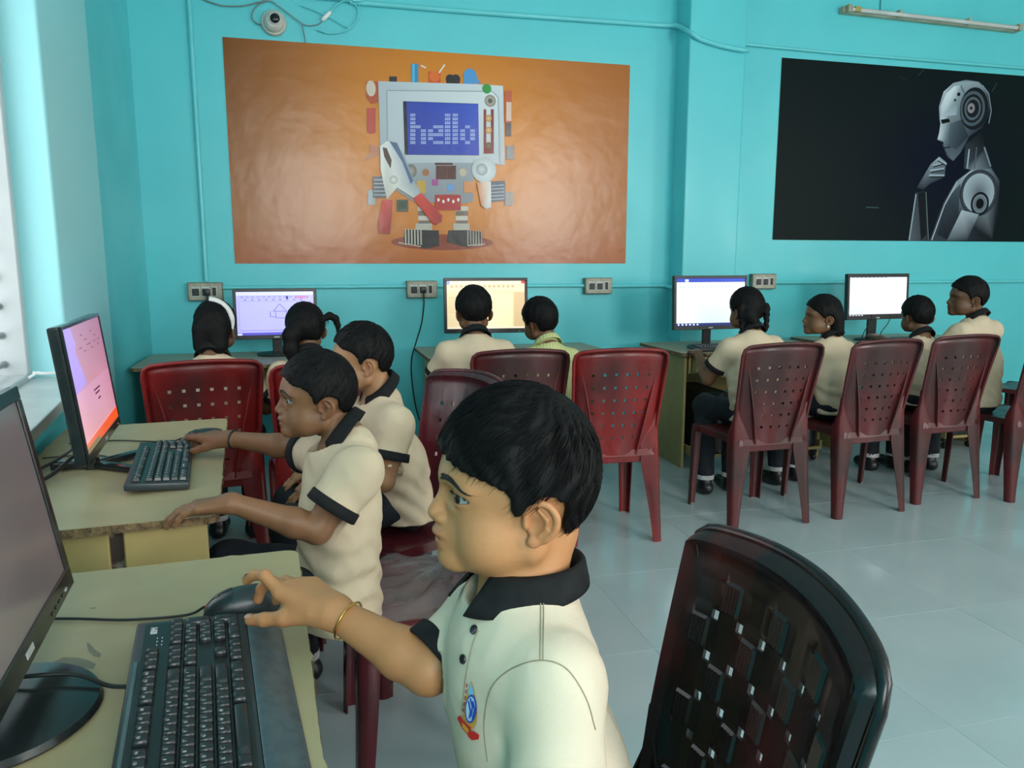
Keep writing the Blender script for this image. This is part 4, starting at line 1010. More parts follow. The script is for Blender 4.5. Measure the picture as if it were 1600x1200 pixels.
class Vol:
    def __init__(s, xs, ys, zs):
        s.xs, s.ys, s.zs = [np.array(a, f32) for a in (xs, ys, zs)]
        s.D = np.full((len(xs), len(ys), len(zs)), .5, f32)
        s.vox = float(min(np.diff(s.xs).min(), np.diff(s.ys).min(), np.diff(s.zs).min())); s.vmax = float(max(np.diff(s.xs).max(), np.diff(s.ys).max(), np.diff(s.zs).max()))
    @staticmethod
    def box(lo, hi, h): return Vol(*[np.arange(l, u + h, h) for l, u in zip(lo, hi)])
    def sub(s, lo, hi):
        r = []
        for ax, l, u in zip((s.xs, s.ys, s.zs), lo, hi):
            i0 = max(0, int(np.searchsorted(ax, l)) - 1); i1 = min(len(ax), int(np.searchsorted(ax, u)) + 1); r.append(slice(i0, max(i1, i0)))
        return tuple(r)
    def grid(s, sl): return s.xs[sl[0]][:, None, None], s.ys[sl[1]][None, :, None], s.zs[sl[2]][None, None, :]
    def apply(s, lo, hi, fn, k=0., op='add', pad=None):
        m = (pad if pad is not None else k + 3 * s.vmax)
        sl = s.sub(np.array(lo) - m, np.array(hi) + m); X, Y, Z = s.grid(sl)
        if 0 in s.D[sl].shape: return
        d = fn(X, Y, Z).astype(f32)
        if op == 'add': s.D[sl] = smin(s.D[sl], d, k)
        elif op == 'cut': s.D[sl] = smax(s.D[sl], -d, k)
        elif op == 'and': s.D[sl] = smax(s.D[sl], d, k)
    def cone(s, a, b, ra, rb, k=.01, op='add'):
        a = np.array(a, float); b = np.array(b, float); r = max(ra, rb)
        s.apply(np.minimum(a, b) - r, np.maximum(a, b) + r, lambda X, Y, Z: s_cone(X, Y, Z, a, b, ra, rb), k, op)
    def chain(s, pts, rs, k=.01, k0=None, op='add'):
        for i in range(len(pts) - 1): s.cone(pts[i], pts[i+1], rs[i], rs[i+1], k if i or k0 is None else k0, op)
    def fcone(s, a, b, ra, rb, lat, flat, k=.02, op='add'):
        """tapered capsule flattened across the direction lat x axis"""
        a = np.array(a, float); b = np.array(b, float); lat = unit(lat); ax = unit(b - a); fr = unit(np.cross(lat, ax)); r = max(ra, rb)
        def fn(X, Y, Z):
            px, py, pz = X - a[0], Y - a[1], Z - a[2]; q = (px*fr[0] + py*fr[1] + pz*fr[2]) * (1/flat - 1)
            return s_cone(px + q*fr[0], py + q*fr[1], pz + q*fr[2], V3(0, 0, 0), b - a, ra, rb) * (.5 + .5*flat)
        s.apply(np.minimum(a, b) - r, np.maximum(a, b) + r, fn, k, op)
    def ell(s, c, R, r, k=.01, op='add'):
        """R: 3x3, columns = local axes"""
        c = np.array(c, float); R = np.array(R, float); m = max(r)
        def fn(X, Y, Z):
            px, py, pz = X - c[0], Y - c[1], Z - c[2]
            u = px*R[0, 0] + py*R[1, 0] + pz*R[2, 0]; v = px*R[0, 1] + py*R[1, 1] + pz*R[2, 1]; w = px*R[0, 2] + py*R[1, 2] + pz*R[2, 2]
            return s_ell(u, v, w, (0, 0, 0), r)
        s.apply(c - m, c + m, fn, k, op)
    def plane_cut(s, p, n, lo=None, hi=None, k=0.):
        """remove the side the normal points to"""
        p = np.array(p, float); n = unit(n)
        lo = (s.xs[0], s.ys[0], s.zs[0]) if lo is None else lo; hi = (s.xs[-1], s.ys[-1], s.zs[-1]) if hi is None else hi
        s.apply(lo, hi, lambda X, Y, Z: (X - p[0])*n[0] + (Y - p[1])*n[1] + (Z - p[2])*n[2], k, 'and', 0)
    def displace(s, fn):
        sl = s.sub((s.xs[0],)*1 + (s.ys[0], s.zs[0]), (s.xs[-1], s.ys[-1], s.zs[-1])); X, Y, Z = s.grid(sl); near = None
        s.D[sl] = s.D[sl] + fn(X, Y, Z).astype(f32)
    def mesh(s):
        D = s.D; D[0], D[-1] = .5, .5; D[:, 0], D[:, -1] = .5, .5; D[:, :, 0], D[:, :, -1] = .5, .5
        I = D < 0; nx, ny, nz = D.shape
        c = np.zeros((nx-1, ny-1, nz-1), np.uint8)
        for a in (0, 1):
            for b in (0, 1):
                for e in (0, 1): c += I[a:nx-1+a, b:ny-1+b, e:nz-1+e]
        act = np.flatnonzero((c > 0) & (c < 8)); del c
        i, j, k = np.unravel_index(act, (nx-1, ny-1, nz-1))
        P = np.zeros((len(act), 3)); N = np.zeros(len(act))
        cn = [(a, b, e) for a in (0, 1) for b in (0, 1) for e in (0, 1)]
        vals = {q: D[i+q[0], j+q[1], k+q[2]].astype(float) for q in cn}
        for q in cn:
            for ax in range(3):
                if q[ax]: continue
                r = list(q); r[ax] = 1; r = tuple(r); d0, d1 = vals[q], vals[r]; m = (d0 < 0) != (d1 < 0)
                t = np.where(m, d0 / np.where(m, d0 - d1, 1), 0)
                co = [q[0] + (t if ax == 0 else 0), q[1] + (t if ax == 1 else 0), q[2] + (t if ax == 2 else 0)]
                for z in range(3): P[:, z] += np.where(m, co[z], 0)
                N += m
        P /= N[:, None]
        out = np.empty_like(P)
        for z, (ax, ii) in enumerate(zip((s.xs, s.ys, s.zs), (i, j, k))): ax = ax.astype(float); out[:, z] = ax[ii] + P[:, z] * (ax[ii+1] - ax[ii])
        st = ((ny-1)*(nz-1), (nz-1), 1); F = []
        for ax in range(3):
            sl0 = [slice(None)]*3; sl1 = [slice(None)]*3; sl0[ax] = slice(0, -1); sl1[ax] = slice(1, None)
            A = I[tuple(sl0)]; B = I[tuple(sl1)]; e = np.argwhere(A != B); flip = A[tuple(e.T)]
            u, v = [(1, 2), (2, 0), (0, 1)][ax]
            base = e[:, 0]*st[0] + e[:, 1]*st[1] + e[:, 2]*st[2]
            q = np.stack([base - st[u] - st[v], base - st[v], base, base - st[u]], 1)
            q[~flip] = q[~flip][:, ::-1]; F.append(q)
        F = np.searchsorted(act, np.concatenate(F)); return out, F
def np_obj(name, V, F, m, parent=None, org=None, col=None, smooth=True):
    me = bpy.data.meshes.new(name); V = np.asarray(V, float)
    if org is not None: V = V - np.asarray(org)
    F = np.asarray(F); n = F.shape[1]
    me.vertices.add(len(V)); me.vertices.foreach_set('co', V.astype(f32).ravel())
    me.loops.add(F.size); me.loops.foreach_set('vertex_index', F.astype(np.int32).ravel())
    me.polygons.add(len(F)); me.polygons.foreach_set('loop_start', np.arange(0, F.size, n, dtype=np.int32))
    me.update(calc_edges=True); me.validate()
    if smooth: me.polygons.foreach_set('use_smooth', np.ones(len(me.polygons), bool))
    if m is not None: me.materials.append(m)
    if col is not None:
        a = me.color_attributes.new('Col', 'FLOAT_COLOR', 'POINT'); a.data.foreach_set('color', np.concatenate([col, np.ones((len(col), 1))], 1).astype(f32).ravel())
    o = bpy.data.objects.new(name, me); link(o, parent); return o
def strands(P, r0, taper=.15, sides=3):
    """P: (n, m, 3) polylines -> one mesh of thin tapered hairs"""
    n, m, _ = P.shape; T = np.gradient(P, axis=1); T /= np.linalg.norm(T, axis=2, keepdims=True) + 1e-12
    ref = np.tile(V3(.3, .2, .93), (n, m, 1)); A = np.cross(T, ref); A /= np.linalg.norm(A, axis=2, keepdims=True) + 1e-9; B = np.cross(T, A)
    rr = (np.asarray(r0).reshape(-1, 1, 1) * np.linspace(1, taper, m)[None, :, None])
    V = np.stack([P + (A*math.cos(2*math.pi*q/sides) + B*math.sin(2*math.pi*q/sides)) * rr for q in range(sides)], 2)   # n,m,sides,3
    idx = np.arange(n*m*sides).reshape(n, m, sides); F = []
    for q in range(sides):
        q2 = (q+1) % sides; F.append(np.stack([idx[:, :-1, q], idx[:, :-1, q2], idx[:, 1:, q2], idx[:, 1:, q]], -1).reshape(-1, 4))
    return V.reshape(-1, 3), np.concatenate(F)
def axis_lin(segs):
    """segs [(lo, hi, step), ...] -> strictly increasing samples"""
    out = []
    for lo, hi, h in segs: out.append(np.arange(lo, hi - h*.3, h))
    out.append([segs[-1][1]]); return np.concatenate(out)
def frame(f, up=(0, 0, 1)):
    """columns: forward, left, up"""
    f = unit(f); l = unit(np.cross(up, f)); u = np.cross(f, l); return np.stack([f, l, u], 1)
def rot_about(v, ax, deg):
    a = math.radians(deg); ax = unit(ax); v = np.array(v, float)
    return v*math.cos(a) + np.cross(ax, v)*math.sin(a) + ax*(ax @ v)*(1 - math.cos(a))

# ------------------------------------------------------------------ head (local: u forward, v left, w up; origin between the ear canals)
def head_base(u, v, w):
    a = np.abs(v)
    d = s_ell(u, v, w, (.020, 0, .060), (.084, .071, .085))
    d = smin(d, s_ell(u, v, w, (.055, 0, .058), (.0525, .056, .050)), .02)
    d = smin(d, s_ell(u, v, w, (.046, 0, .004), (.054, .054, .058)), .022)
    d = smin(d, s_cone(u, a, w, V3(.012, .044, -.016), V3(.088, .014, -.038), .021, .0155), .022)
    return d
def head_full(u, v, w, fine=True):
    a = np.abs(v)
    d = head_base(u, v, w)
    d = smin(d, s_ell(u, a, w, (.056, .037, -.010), (.032, .027, .032)), .02)                # cheek
    d = smin(d, s_ell(u, v, w, (.0985, 0, -.0385), (.0165, .021, .0165)), .014)               # chin
    d = smin(d, s_ell(u, v, w, (.0885, 0, -.009), (.0265, .027, .025)), .014)                 # mouth area
    d = smin(d, s_cone(u, a, w, V3(.0985, .010, .056), V3(.078, .048, .055), .0085, .009), .014)   # brow
    d = smax(d, -s_ell(u, a, w, (.108, .032, .040), (.016, .019, .0120)), .012)              # socket
    d = smin(d, s_cone(u, v, w, V3(.1000, 0, .044), V3(.1165, 0, .0140), .0062, .0088), .009)      # nose
    d = smin(d, s_ell(u, a, w, (.1085, .0098, .0085), (.0090, .0065, .0065)), .005)
    d = smin(d, s_cone(u, v, w, V3(.1165, 0, .0090), V3(.1105, 0, .0020), .0045, .004), .005)
    d = smin(d, s_ell(u, v, w, (.1095, 0, -.0080), (.0112, .0195, .0055)), .006)             # lips
    d = smin(d, s_ell(u, v, w, (.1070, 0, -.0210), (.0098, .0165, .0064)), .006)
    m = np.minimum(s_cone(u, a, w, V3(.122, 0, -.0138), V3(.1105, .012, -.0145), .0016, .0016), s_cone(u, a, w, V3(.1105, .012, -.0145), V3(.0975, .0225, -.0170), .0016, .0012))
    d = smax(d, -m, .0025)
    if fine:
        d = smax(d, -s_ell(u, a, w, (.1150, .0062, .0030), (.0035, .0026, .0022)), .002)     # nostrils
        E = (.0825, .0345, .0400)
        lid = s_ell(u, a, w, E, (.0146, .0150, .0146))
        op = s_ell(u, a, w, (.0915, .0415, .0403), (.0170, .0158, .0052))
        lid = smax(lid, -op, .0012)
        d = np.maximum(d, -s_ell(u, a, w, E, (.0128, .0132, .0128)))
        d = smin(d, smax(lid, -s_ell(u, a, w, E, (.0126, .0130, .0126)), .0005), .004)
        d = smax(d, -op, .001)
    return d
EARW = .018
HELIX = [(.0105, .0690, .006), (.0110, .0700, .016), (.0060, .0735, .0245), (-.0035, .0770, .0275), (-.0140, .0800, .0245), (-.0225, .0825, .0140), (-.0235, .0820, .0020), (-.0185, .0790, -.0095), (-.0095, .0745, -.0190)]
HELIX = [tuple(q) for q in spline(HELIX, 3)]
def ear_add(d, u, v, w):
    a = .072 + (np.abs(v) - .072)/.93; u = (u - .0095)/.93; w = (w - EARW)/.93
    tilt = .36     # rear of the ear stands out
    av = a + tilt * u
    e = s_ell(u, av, w, (-.006, .0700, .004), (.0178, .0042, .0240))
    for p, q, r in zip(HELIX[:-1], HELIX[1:], np.linspace(.0034, .0040, len(HELIX) - 1)): e = smin(e, s_cone(u, a, w, V3(*p), V3(*q), r, r), .003)
    e = smin(e, s_ell(u, a, w, (.0010, .0715, -.0205), (.0088, .0045, .0078)), .005)          # lobe
    e = smax(e, -s_ell(u, av, w, (.0000, .0770, .0005), (.0095, .0072, .0120)), .003)         # bowl
    e = smax(e, -s_ell(u, av, w, (-.0060, .0768, .0165), (.0090, .0050, .0060)), .003)
    for p, q in (((-.0035, .0765, .0185), (-.0130, .0795, .0080)), ((-.0130, .0795, .0080), (-.0125, .0785, -.0040)), ((-.0125, .0785, -.0040), (-.0045, .0750, -.0125))):
        e = smin(e, s_cone(u, a, w, V3(*p), V3(*q), .0026, .0026), .003)
    e = smin(e, s_ell(u, a, w, (.0110, .0690, .0000), (.0040, .0045, .0060)), .004)           # tragus
    return smin(d, e*.93, .004)
def to_local(R, c, s):
    def f(X, Y, Z):
        px, py, pz = (X - c[0])/s, (Y - c[1])/s, (Z - c[2])/s
        return (px*R[0, 0] + py*R[1, 0] + pz*R[2, 0], px*R[0, 1] + py*R[1, 1] + pz*R[2, 1], px*R[0, 2] + py*R[1, 2] + pz*R[2, 2])
    return f
# hairline seen from the side (u forward, w up)
HAIR_BOY = [(.135, .095), (.112, .090), (.098, .082), (.085, .074), (.068, .068), (.052, .062), (.038, .054), (.035, .042), (.033, .027), (.026, .032), (.016, .041), (.006, .050), (-.010, .050), (-.024, .040), (-.027, .022), (-.024, .002), (-.034, -.010), (-.060, -.022), (-.14, -.015), (-.14, .20), (.135, .20)]
HAIR_CROP = [(.135, .102), (.108, .100), (.095, .094), (.080, .080), (.060, .074), (.044, .064), (.034, .050), (.030, .032), (.022, .036), (.010, .049), (-.010, .050), (-.024, .040), (-.026, .018), (-.036, .002), (-.060, -.012), (-.14, -.010), (-.14, .20), (.135, .20)]
HAIR_GIRL = [(.135, .100), (.110, .100), (.096, .092), (.082, .078), (.062, .066), (.044, .050), (.030, .032), (.018, .042), (.004, .050), (-.014, .048), (-.026, .028), (-.026, -.030), (-.040, -.046), (-.14, -.046), (-.14, .20), (.135, .20)]
def hand(vol, wrist, f, n, side, curl, size=1., thumb=(50, -8, 20), spread=1., raise_=None, k=.004):
    """wrist, forward f, back-of-hand normal n, side +1 if the thumb lies along cross(n, f); curl: per finger three bend angles"""
    f = unit(f); n = unit(np.array(n, float) - f*(np.array(n, float) @ f)); l = np.cross(n, f) * side; s = size; W = np.array(wrist, float)
    tips = []
    base = [(.066, .0235), (.069, .0075), (.065, -.0085), (.057, -.0225)]      # knuckle: forward, lateral (towards thumb)
    leng = [(.032, .020, .017), (.035, .023, .018), (.032, .021, .017), (.026, .016, .015)]
    rad = [.0080, .0082, .0078, .0068]
    for i in range(4):
        kx, ky = base[i]; ky *= spread; K = W + (f*kx + l*ky + n*.004)*s
        vol.cone(W + (l*ky*.45)*s, K, .0125*s, (.0098 if i < 3 else .0088)*s, .014*s)
        d = rot_about(f, n, -side*-1 * (-4 + 3.0*i - 3) * spread * (1 if side > 0 else 1) * -.8) if False else unit(f + l*(ky*2.2))
        ax = unit(np.cross(d, n)); p = K
        for q in range(3):
            d = rot_about(d, ax, -curl[i][q]); r0 = rad[i]*s*(1 - .10*q); p2 = p + d*leng[i][q]*s
            vol.cone(p, p2, r0, r0*.90, k*s if q or i else k*s); p = p2
        tips.append((p, d, rad[i]*s*.72))
    # thumb leaves the side of the palm near the wrist
    a1, dn, bend = thumb
    T0 = W + (f*.016 + l*.016 - n*.004)*s
    d = unit(f*math.cos(math.radians(a1)) + l*math.sin(math.radians(a1)) + n*math.sin(math.radians(dn)))
    p1 = T0 + d*.036*s; vol.cone(T0, p1, .0135*s, .0098*s, .012*s)
    d2 = rot_about(d, n, -side*bend); p2 = p1 + d2*.028*s; vol.cone(p1, p2, .0092*s, .0084*s, .006*s)
    d3 = rot_about(d2, n, -side*bend*.6); p3 = p2 + d3*.021*s; vol.cone(p2, p3, .0084*s, .0070*s, .004*s)
    tips.append((p3, d3, .0062*s)); return tips
# ================================================================== people
def skin_mat(n, a, b): return mat(n, a, .46, attr='Col', var=None, bump=(140, .05), sss=.12, spec=.35)
m_skin = skin_mat('skin', (.5, .3, .18), None)
m_hair = mat('black_hair', (.0045, .0045, .005), .6, var=((.008, .0075, .0075), 40, .4, .7), spec=.13)
m_brow = mat('brow_hair', (.012, .009, .008), .6, var=((.02, .015, .012), 80, .4, .7))
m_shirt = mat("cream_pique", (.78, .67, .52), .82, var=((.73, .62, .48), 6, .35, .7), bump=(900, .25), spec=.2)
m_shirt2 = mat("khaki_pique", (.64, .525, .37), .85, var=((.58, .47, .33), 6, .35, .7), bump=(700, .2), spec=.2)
m_black_knit = mat('black_knit', (.008, .009, .010), .8, var=((.014, .015, .016), 50, .4, .7), bump=(800, .3), spec=.25)
m_trouser = mat('navy_trousers', (.012, .015, .020), .75, var=((.018, .022, .028), 30, .4, .7), bump=(500, .2), spec=.25)
m_shoe = mat('black_shoe', (.008, .008, .009), .35, var=((.015, .015, .016), 20, .4, .7))
m_sock = mat('white_sock', (.55, .56, .55), .8, var=((.4, .41, .4), 30, .4, .7))
m_eye = mat('eyeball', (.8, .8, .8), .08, attr='Col', spec=.6)
m_nail = mat('fingernail', (.48, .27, .17), .35, var=((.44, .24, .15), 80, .4, .7))
m_button = mat('dark_button', (.012, .013, .015), .3, var=((.02, .02, .022), 80, .4, .7))
def auto_axes(lo, hi, H, fine):
    ax = []
    for k in range(3):
        x = lo[k]; out = [x]
        while x < hi[k]:
            h = H
            for (l, u, s) in fine:
                if l[k] - H <= x <= u[k]: h = min(h, s)
            x += h; out.append(x)
        ax.append(np.array(out))
    return Vol(*ax)
def wob(X, Y, Z, sc, sd=0.):
    return (np.sin(X*sc*1.0 + 1.3*np.sin(Y*sc*.7 + sd) + sd) + np.sin(Y*sc*1.1 + 1.7*np.sin(Z*sc*.6 + sd*2) + 2*sd) + np.sin(Z*sc*.9 + 1.1*np.sin(X*sc*.8 + sd*3) + 3*sd)) / 3
def person(S):
    """S: dict of joints (world metres) and looks; one continuous body mesh, clothes and hair as its children"""
    hc, hs = np.array(S['head'], float), S.get('hs', 1.); R = frame(S['face'], S.get('hup', (0, 0, 1)))
    N = np.array(S['neck'], float); P = np.array(S['pelvis'], float); SL, SR = np.array(S['SL'], float), np.array(S['SR'], float)
    bs = S.get('bs', 1.); sk = np.array(S['skin']); M = (SL + SR)/2; lat = unit(SL - SR); vox = S['vox']
    root = empty('person', (P[0], P[1], 0)); tag(root, S['label'], 'person', 'pupils at computers'); org = V3(P[0], P[1], 0)
    L2W = lambda q: (np.atleast_2d(q)*hs) @ R.T + hc
    # ---------------- body
    arms = S['arms']; pts = [hc, N, P, SL, SR] + [np.array(a[k], float) for a in arms for k in ('E', 'W')]
    hb = (hc - V3(.13, .13, .075)*hs, hc + V3(.13, .13, .165)*hs); fine = [(hc - V3(.115, .115, .06)*hs, hc + V3(.115, .115, .150)*hs, vox)]
    for a in arms:
        if a.get('hand'): fine.append((np.array(a['W']) - .10 + np.array(a['hand']['f'])*.05, np.array(a['W']) + .10 + np.array(a['hand']['f'])*.06, S.get('hvox', vox)))
    lo = np.minimum.reduce(pts + [hb[0]]) - .13; hi = np.maximum.reduce(pts + [hb[1]]) + .13; lo[2] = P[2] - .10
    B = auto_axes(lo, hi, max(vox, S.get('cvox', .006)), fine); B.vmax = .008
    tl = to_local(R, hc, hs)
    detail = vox < .0035
    def fh(X, Y, Z):
        u, v, w = tl(X, Y, Z); d = head_full(u, v, w, detail); return ear_add(d, u, v, w)*hs
    B.apply(hb[0], hb[1], fh, .0, 'add', .0)
    n0 = L2W((-.012, 0, -.012))[0]; n1 = N + (M - N)*.5
    B.cone(n0, N, .0395*hs, .044*hs, .012); B.cone(N, n1, .046*hs, .06*bs, .03)
    B.fcone(P + V3(0, 0, .02), M - V3(0, 0, .10*bs), .098*bs, .105*bs, lat, .66, .03)
    B.cone(SL, SR, .030*bs, .030*bs, .04)
    tips = []
    for a in arms:
        s, e, w = [np.array(a[k], float) for k in ('S', 'E', 'W')]; ar = a.get('r', 1.)*bs
        m1 = s*.45 + e*.55
        B.chain([s, m1, e], [.036*ar, .035*ar, .030*ar], .02); m2 = e*.72 + w*.28
        B.chain([e, m2, w], [.030*ar, .0315*ar, .0205*ar], .012)
        if a.get('hand'):
            h = a['hand']; f = unit(h['f']); B.cone(w, w + f*.012, .0195*ar, .018*ar, .012)
            tips.append(hand(B, w + f*.006, f, h['n'], h['side'], h['curl'], h.get('size', bs), h.get('thumb', (50, -8, 20)), h.get('spread', 1.)))
        else: B.cone(w, w + unit(w - e)*.06, .021*ar, .017*ar, .01)
    V, F = B.mesh()
    # skin colour: lips, ears and knuckles a little different
    lc = (V - hc) @ R / hs; col = np.tile(sk, (len(V), 1)); a_ = np.abs(lc[:, 1])
    lipm = np.exp(-(((lc[:, 0] - .1165)/.012)**4 + (lc[:, 1]/.021)**4 + ((lc[:, 2] + .0135)/.0115)**4)); col = col*(1 - .75*lipm[:, None]) + .75*lipm[:, None]*sk*np.array(S.get('lip', (.78, .60, .62)))
    eyem = np.exp(-(((lc[:, 0] - .088)/.016)**4 + ((a_ - .032)/.018)**4 + ((lc[:, 2] - .040)/.011)**4)); col *= 1 - .22*eyem[:, None]*np.array([.8, 1, 1])
    earm = np.exp(-(((lc[:, 0] - .004)/.024)**4 + ((a_ - .076)/.012)**4 + ((lc[:, 2] - .018)/.03)**4)); col *= 1 - earm[:, None]*np.array([.02, .14, .16])
    col *= (1 + .05*wob(V[:, 0], V[:, 1], V[:, 2], 45)[:, None]); ms = S.get('mskin', m_skin)
    np_obj('body', V, F, ms, root, org, np.clip(col, 0, 1))
    if detail:
        for sgn in ((1, -1) if S.get('both_eyes', True) else (1,)):
            E = V3(.0825, .0345*sgn, .0400); n1_, n2_ = 40, 60; V = []; C = []
            gz = unit(V3(*S.get('gaze', (1, 0, .03)))); fr = frame(gz)
            for i in range(n1_ + 1):
                th_ = math.pi*i/n1_
                for j in range(n2_):
                    p_ = 2*math.pi*j/n2_; q = fr @ V3(math.cos(th_), math.sin(th_)*math.cos(p_), math.sin(th_)*math.sin(p_)); V.append(E + q*(.01245 + (.0006 if th_ < .42 else 0)))
                    dg_ = math.degrees(th_); C.append((.004, .004, .004) if dg_ < 12 else (.020, .011, .007) if dg_ < 25 else (.012, .008, .006) if dg_ < 28.5 else tuple(x*S.get('eyew', 1.) for x in (.42, .44, .45)))
            F = [(i*n2_ + j, i*n2_ + (j+1) % n2_, (i+1)*n2_ + (j+1) % n2_, (i+1)*n2_ + j) for i in range(n1_) for j in range(n2_)]
            np_obj('eye', L2W(np.array(V)), np.array(F), m_eye, root, org, np.array(C))
        # brows and lashes
        ST = []; r_ = np.random.default_rng(5)
        arc = spline([(.019, .0605), (.031, .0625), (.044, .0595), (.055, .0525)], 10)
        for sgn in (1, -1):
            nb = 260; t = r_.random(nb)**.8*(len(arc) - 1.01); i0 = t.astype(int); q = arc[i0] + (arc[i0+1] - arc[i0])*(t - i0)[:, None]; dt = arc[i0+1] - arc[i0]; dt /= np.linalg.norm(dt, axis=1)[:, None]
            wd = .0037*(1 - .60*(t/len(arc))); q = q + np.stack([np.zeros(nb), (r_.random(nb) - .5)*2*wd], 1)
            ln = .006 + .003*r_.random(nb); pl = []
            for k in range(4):
                qq = q + dt*ln[:, None]*k/3 + np.stack([np.zeros(nb), (.0012 - .001*t/len(arc))*k/3], 1)
                u0 = np.full(nb, .02); u1 = np.full(nb, .135)
                for _ in range(18):
                    um = (u0 + u1)/2; ins = head_full(um, qq[:, 0], qq[:, 1], False) < 0; u0 = np.where(ins, um, u0); u1 = np.where(ins, u1, um)
                pl.append(np.stack([u1 + .0006, qq[:, 0]*sgn, qq[:, 1]], 1))
            V, F = strands(L2W(np.stack(pl, 1).reshape(-1, 3)).reshape(-1, 4, 3), .00042*hs); np_obj('eyebrow', V, F, m_brow, root, org)
        ST = []
        for sgn in (1, -1):
            ps = np.linspace(-1.15, 1.3, 34)
            v = .0400 + .0150*np.sin(ps); w = .0403 + .0052*np.cos(ps); u = .0825 + np.sqrt(np.maximum(.0148**2 - (v - .0345)**2 - (w - .0400)**2, 1e-6)); pl = []
            for k in range(4):
                x = k/3; pl.append(np.stack([u + .0040*x*np.cos(ps*.6), (v + .0045*x*np.sin(ps*.7))*sgn, w + .0001 + .0024*x*x], 1))
            V, F = strands(L2W(np.stack(pl, 1).reshape(-1, 3)).reshape(-1, 4, 3), .00036*hs, .3); np_obj('eyelashes', V, F, m_brow, root, org)
    if S.get('nails'):
        for tp in tips:
            for (p, d, r) in tp:
                up_ = unit(V3(0, 0, 1) - d*d[2]) if abs(d[2]) < .95 else V3(0, 0, 1); l_ = np.cross(up_, d); V = []
                for i in range(5):
                    for j in range(5):
                        aa = (-1 + .5*j)*.85; x = -.006 + .0105*i/4; V.append(p + d*x + (up_*math.cos(aa) + l_*math.sin(aa))*(r*1.20 + .0006))
                np_obj('fingernail', np.array(V), np.array([(i*5+j, i*5+j+1, (i+1)*5+j+1, (i+1)*5+j) for i in range(4) for j in range(4)]), m_nail, root, org)
    # ---------------- hair
    poly = S.get('hair', HAIR_BOY); hv = S.get('hairvox', vox*1.25); top = S.get('hairsize', (1., 1., 1.))
    hlo, hhi = hc - np.array(S.get('hpad', (.115, .115, .07)))*hs, hc + np.array(S.get('hpad2', (.115, .115, .175)))*hs; H = Vol.box(hlo, hhi, hv)
    def fhair(X, Y, Z):
        u, v, w = tl(X, Y, Z)
        d = s_ell(u, v, w, (.0185, 0, .066), (.0915*top[0], .0795*top[1], .0905*top[2])); d = smin(d, head_base(u, v, w) - .0055, .02)
        ph = np.arctan2(v, u + .035); rr_ = np.sqrt((u + .035)**2 + v*v + (w - .15)**2)
        d = d + S.get('rip', .0011)*np.sin(ph*23 + 5*np.sin(rr_*60) + 2*np.sin(w*70)) * np.minimum(rr_*18, 1) + S.get('rip', .0011)*.9*np.sin(u*150 + 2*np.sin(v*90) + w*40)
        e = poly2d(u, w, poly) + .0010*np.sin(v*260 + u*120) + .0012*np.sin(u*620 + w*200 + 2*np.sin(v*90))
        return smax(d, e, .004)*hs
    H.apply(hlo, hhi, fhair, 0, 'add', 0)
    for fn in S.get('hairextra', []): fn(H, L2W, hs)
    V, F = H.mesh(); ns = S.get('strands', 300)
    if ns:
        r_ = np.random.default_rng(S.get('seed', 3)); lv = (V - hc) @ R / hs
        ok = np.flatnonzero((s_ell(lv[:, 0], lv[:, 1], lv[:, 2], (.0185, 0, .066), (.0915, .0795, .0905)) > -.006)); q = lv[r_.choice(ok, ns)]
        cr = V3(*S.get('crown', (-.035, .01, .150))); C0 = V3(.0185, 0, .066); rad = V3(.0915, .0795, .0905); L = S.get('slen', .042)*(.5 + .8*r_.random(ns)); pl = [q]
        lv0 = np.sqrt((((q - C0)/rad)**2).sum(1)); p = q.copy(); m_ = 6; jit = (r_.random((ns, 3)) - .5)*.5
        for k in range(m_ - 1):
            nrm = (p - C0)/rad**2; nrm /= np.linalg.norm(nrm, axis=1)[:, None]; t = p - cr; t = t - nrm*(t*nrm).sum(1)[:, None] + V3(*S.get('comb', (.02, 0, -.01))); t /= np.linalg.norm(t, axis=1)[:, None] + 1e-9
            t = t + jit; t /= np.linalg.norm(t, axis=1)[:, None]
            p = p + t*(L/(m_-1))[:, None]; lvl = np.sqrt((((p - C0)/rad)**2).sum(1)); tgt = lv0 + S.get('lift', .028)*((k+1)/(m_-1))**1.5*(r_.random(ns)*.8 + .2) 
            p = C0 + (p - C0)*np.where(lvl > .5, (tgt*.75 + lvl*.25)/lvl, 1)[:, None]; pl.append(p.copy())
        pl = [np.stack(pl, 1)]; en = pl[0][:, -1]; keep = poly2d(en[:, 0], en[:, 2], poly) < S.get('over', .012)*r_.random(ns)**1.5 + .0005; pl = pl[0][keep]; ns = len(pl)
        V2, F2 = strands(L2W(pl.reshape(-1, 3)).reshape(ns, m_, 3), S.get('srad', .0009)*hs*(.6 + .8*r_.random(ns)))
        F = np.concatenate([F, F2 + len(V)]); V = np.concatenate([V, V2])
    np_obj('hair', V, F, S.get('mhair', m_hair), root, org)
    # ---------------- shirt
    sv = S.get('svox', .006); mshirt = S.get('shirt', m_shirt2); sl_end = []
    lo = np.minimum.reduce([P, SL, SR, N]) - .16; hi = np.maximum.reduce([P, SL, SR, N]) + .16
    for a in arms:
        t = a.get('sleeve', .62); q = np.array(a['S'])*(1 - t) + np.array(a['E'])*t; lo = np.minimum(lo, q - .08); hi = np.maximum(hi, q + .08)
    lo[2] = P[2] - S.get('hem', .06) - .03
    G = Vol.box(lo, hi, sv); fl = S.get('flat', .70); tb_ = S.get('torso', (.125, .128)); belly = np.array(S.get('belly', (0, 0, 0)), float)
    mid = P*.5 + M*.5 + belly
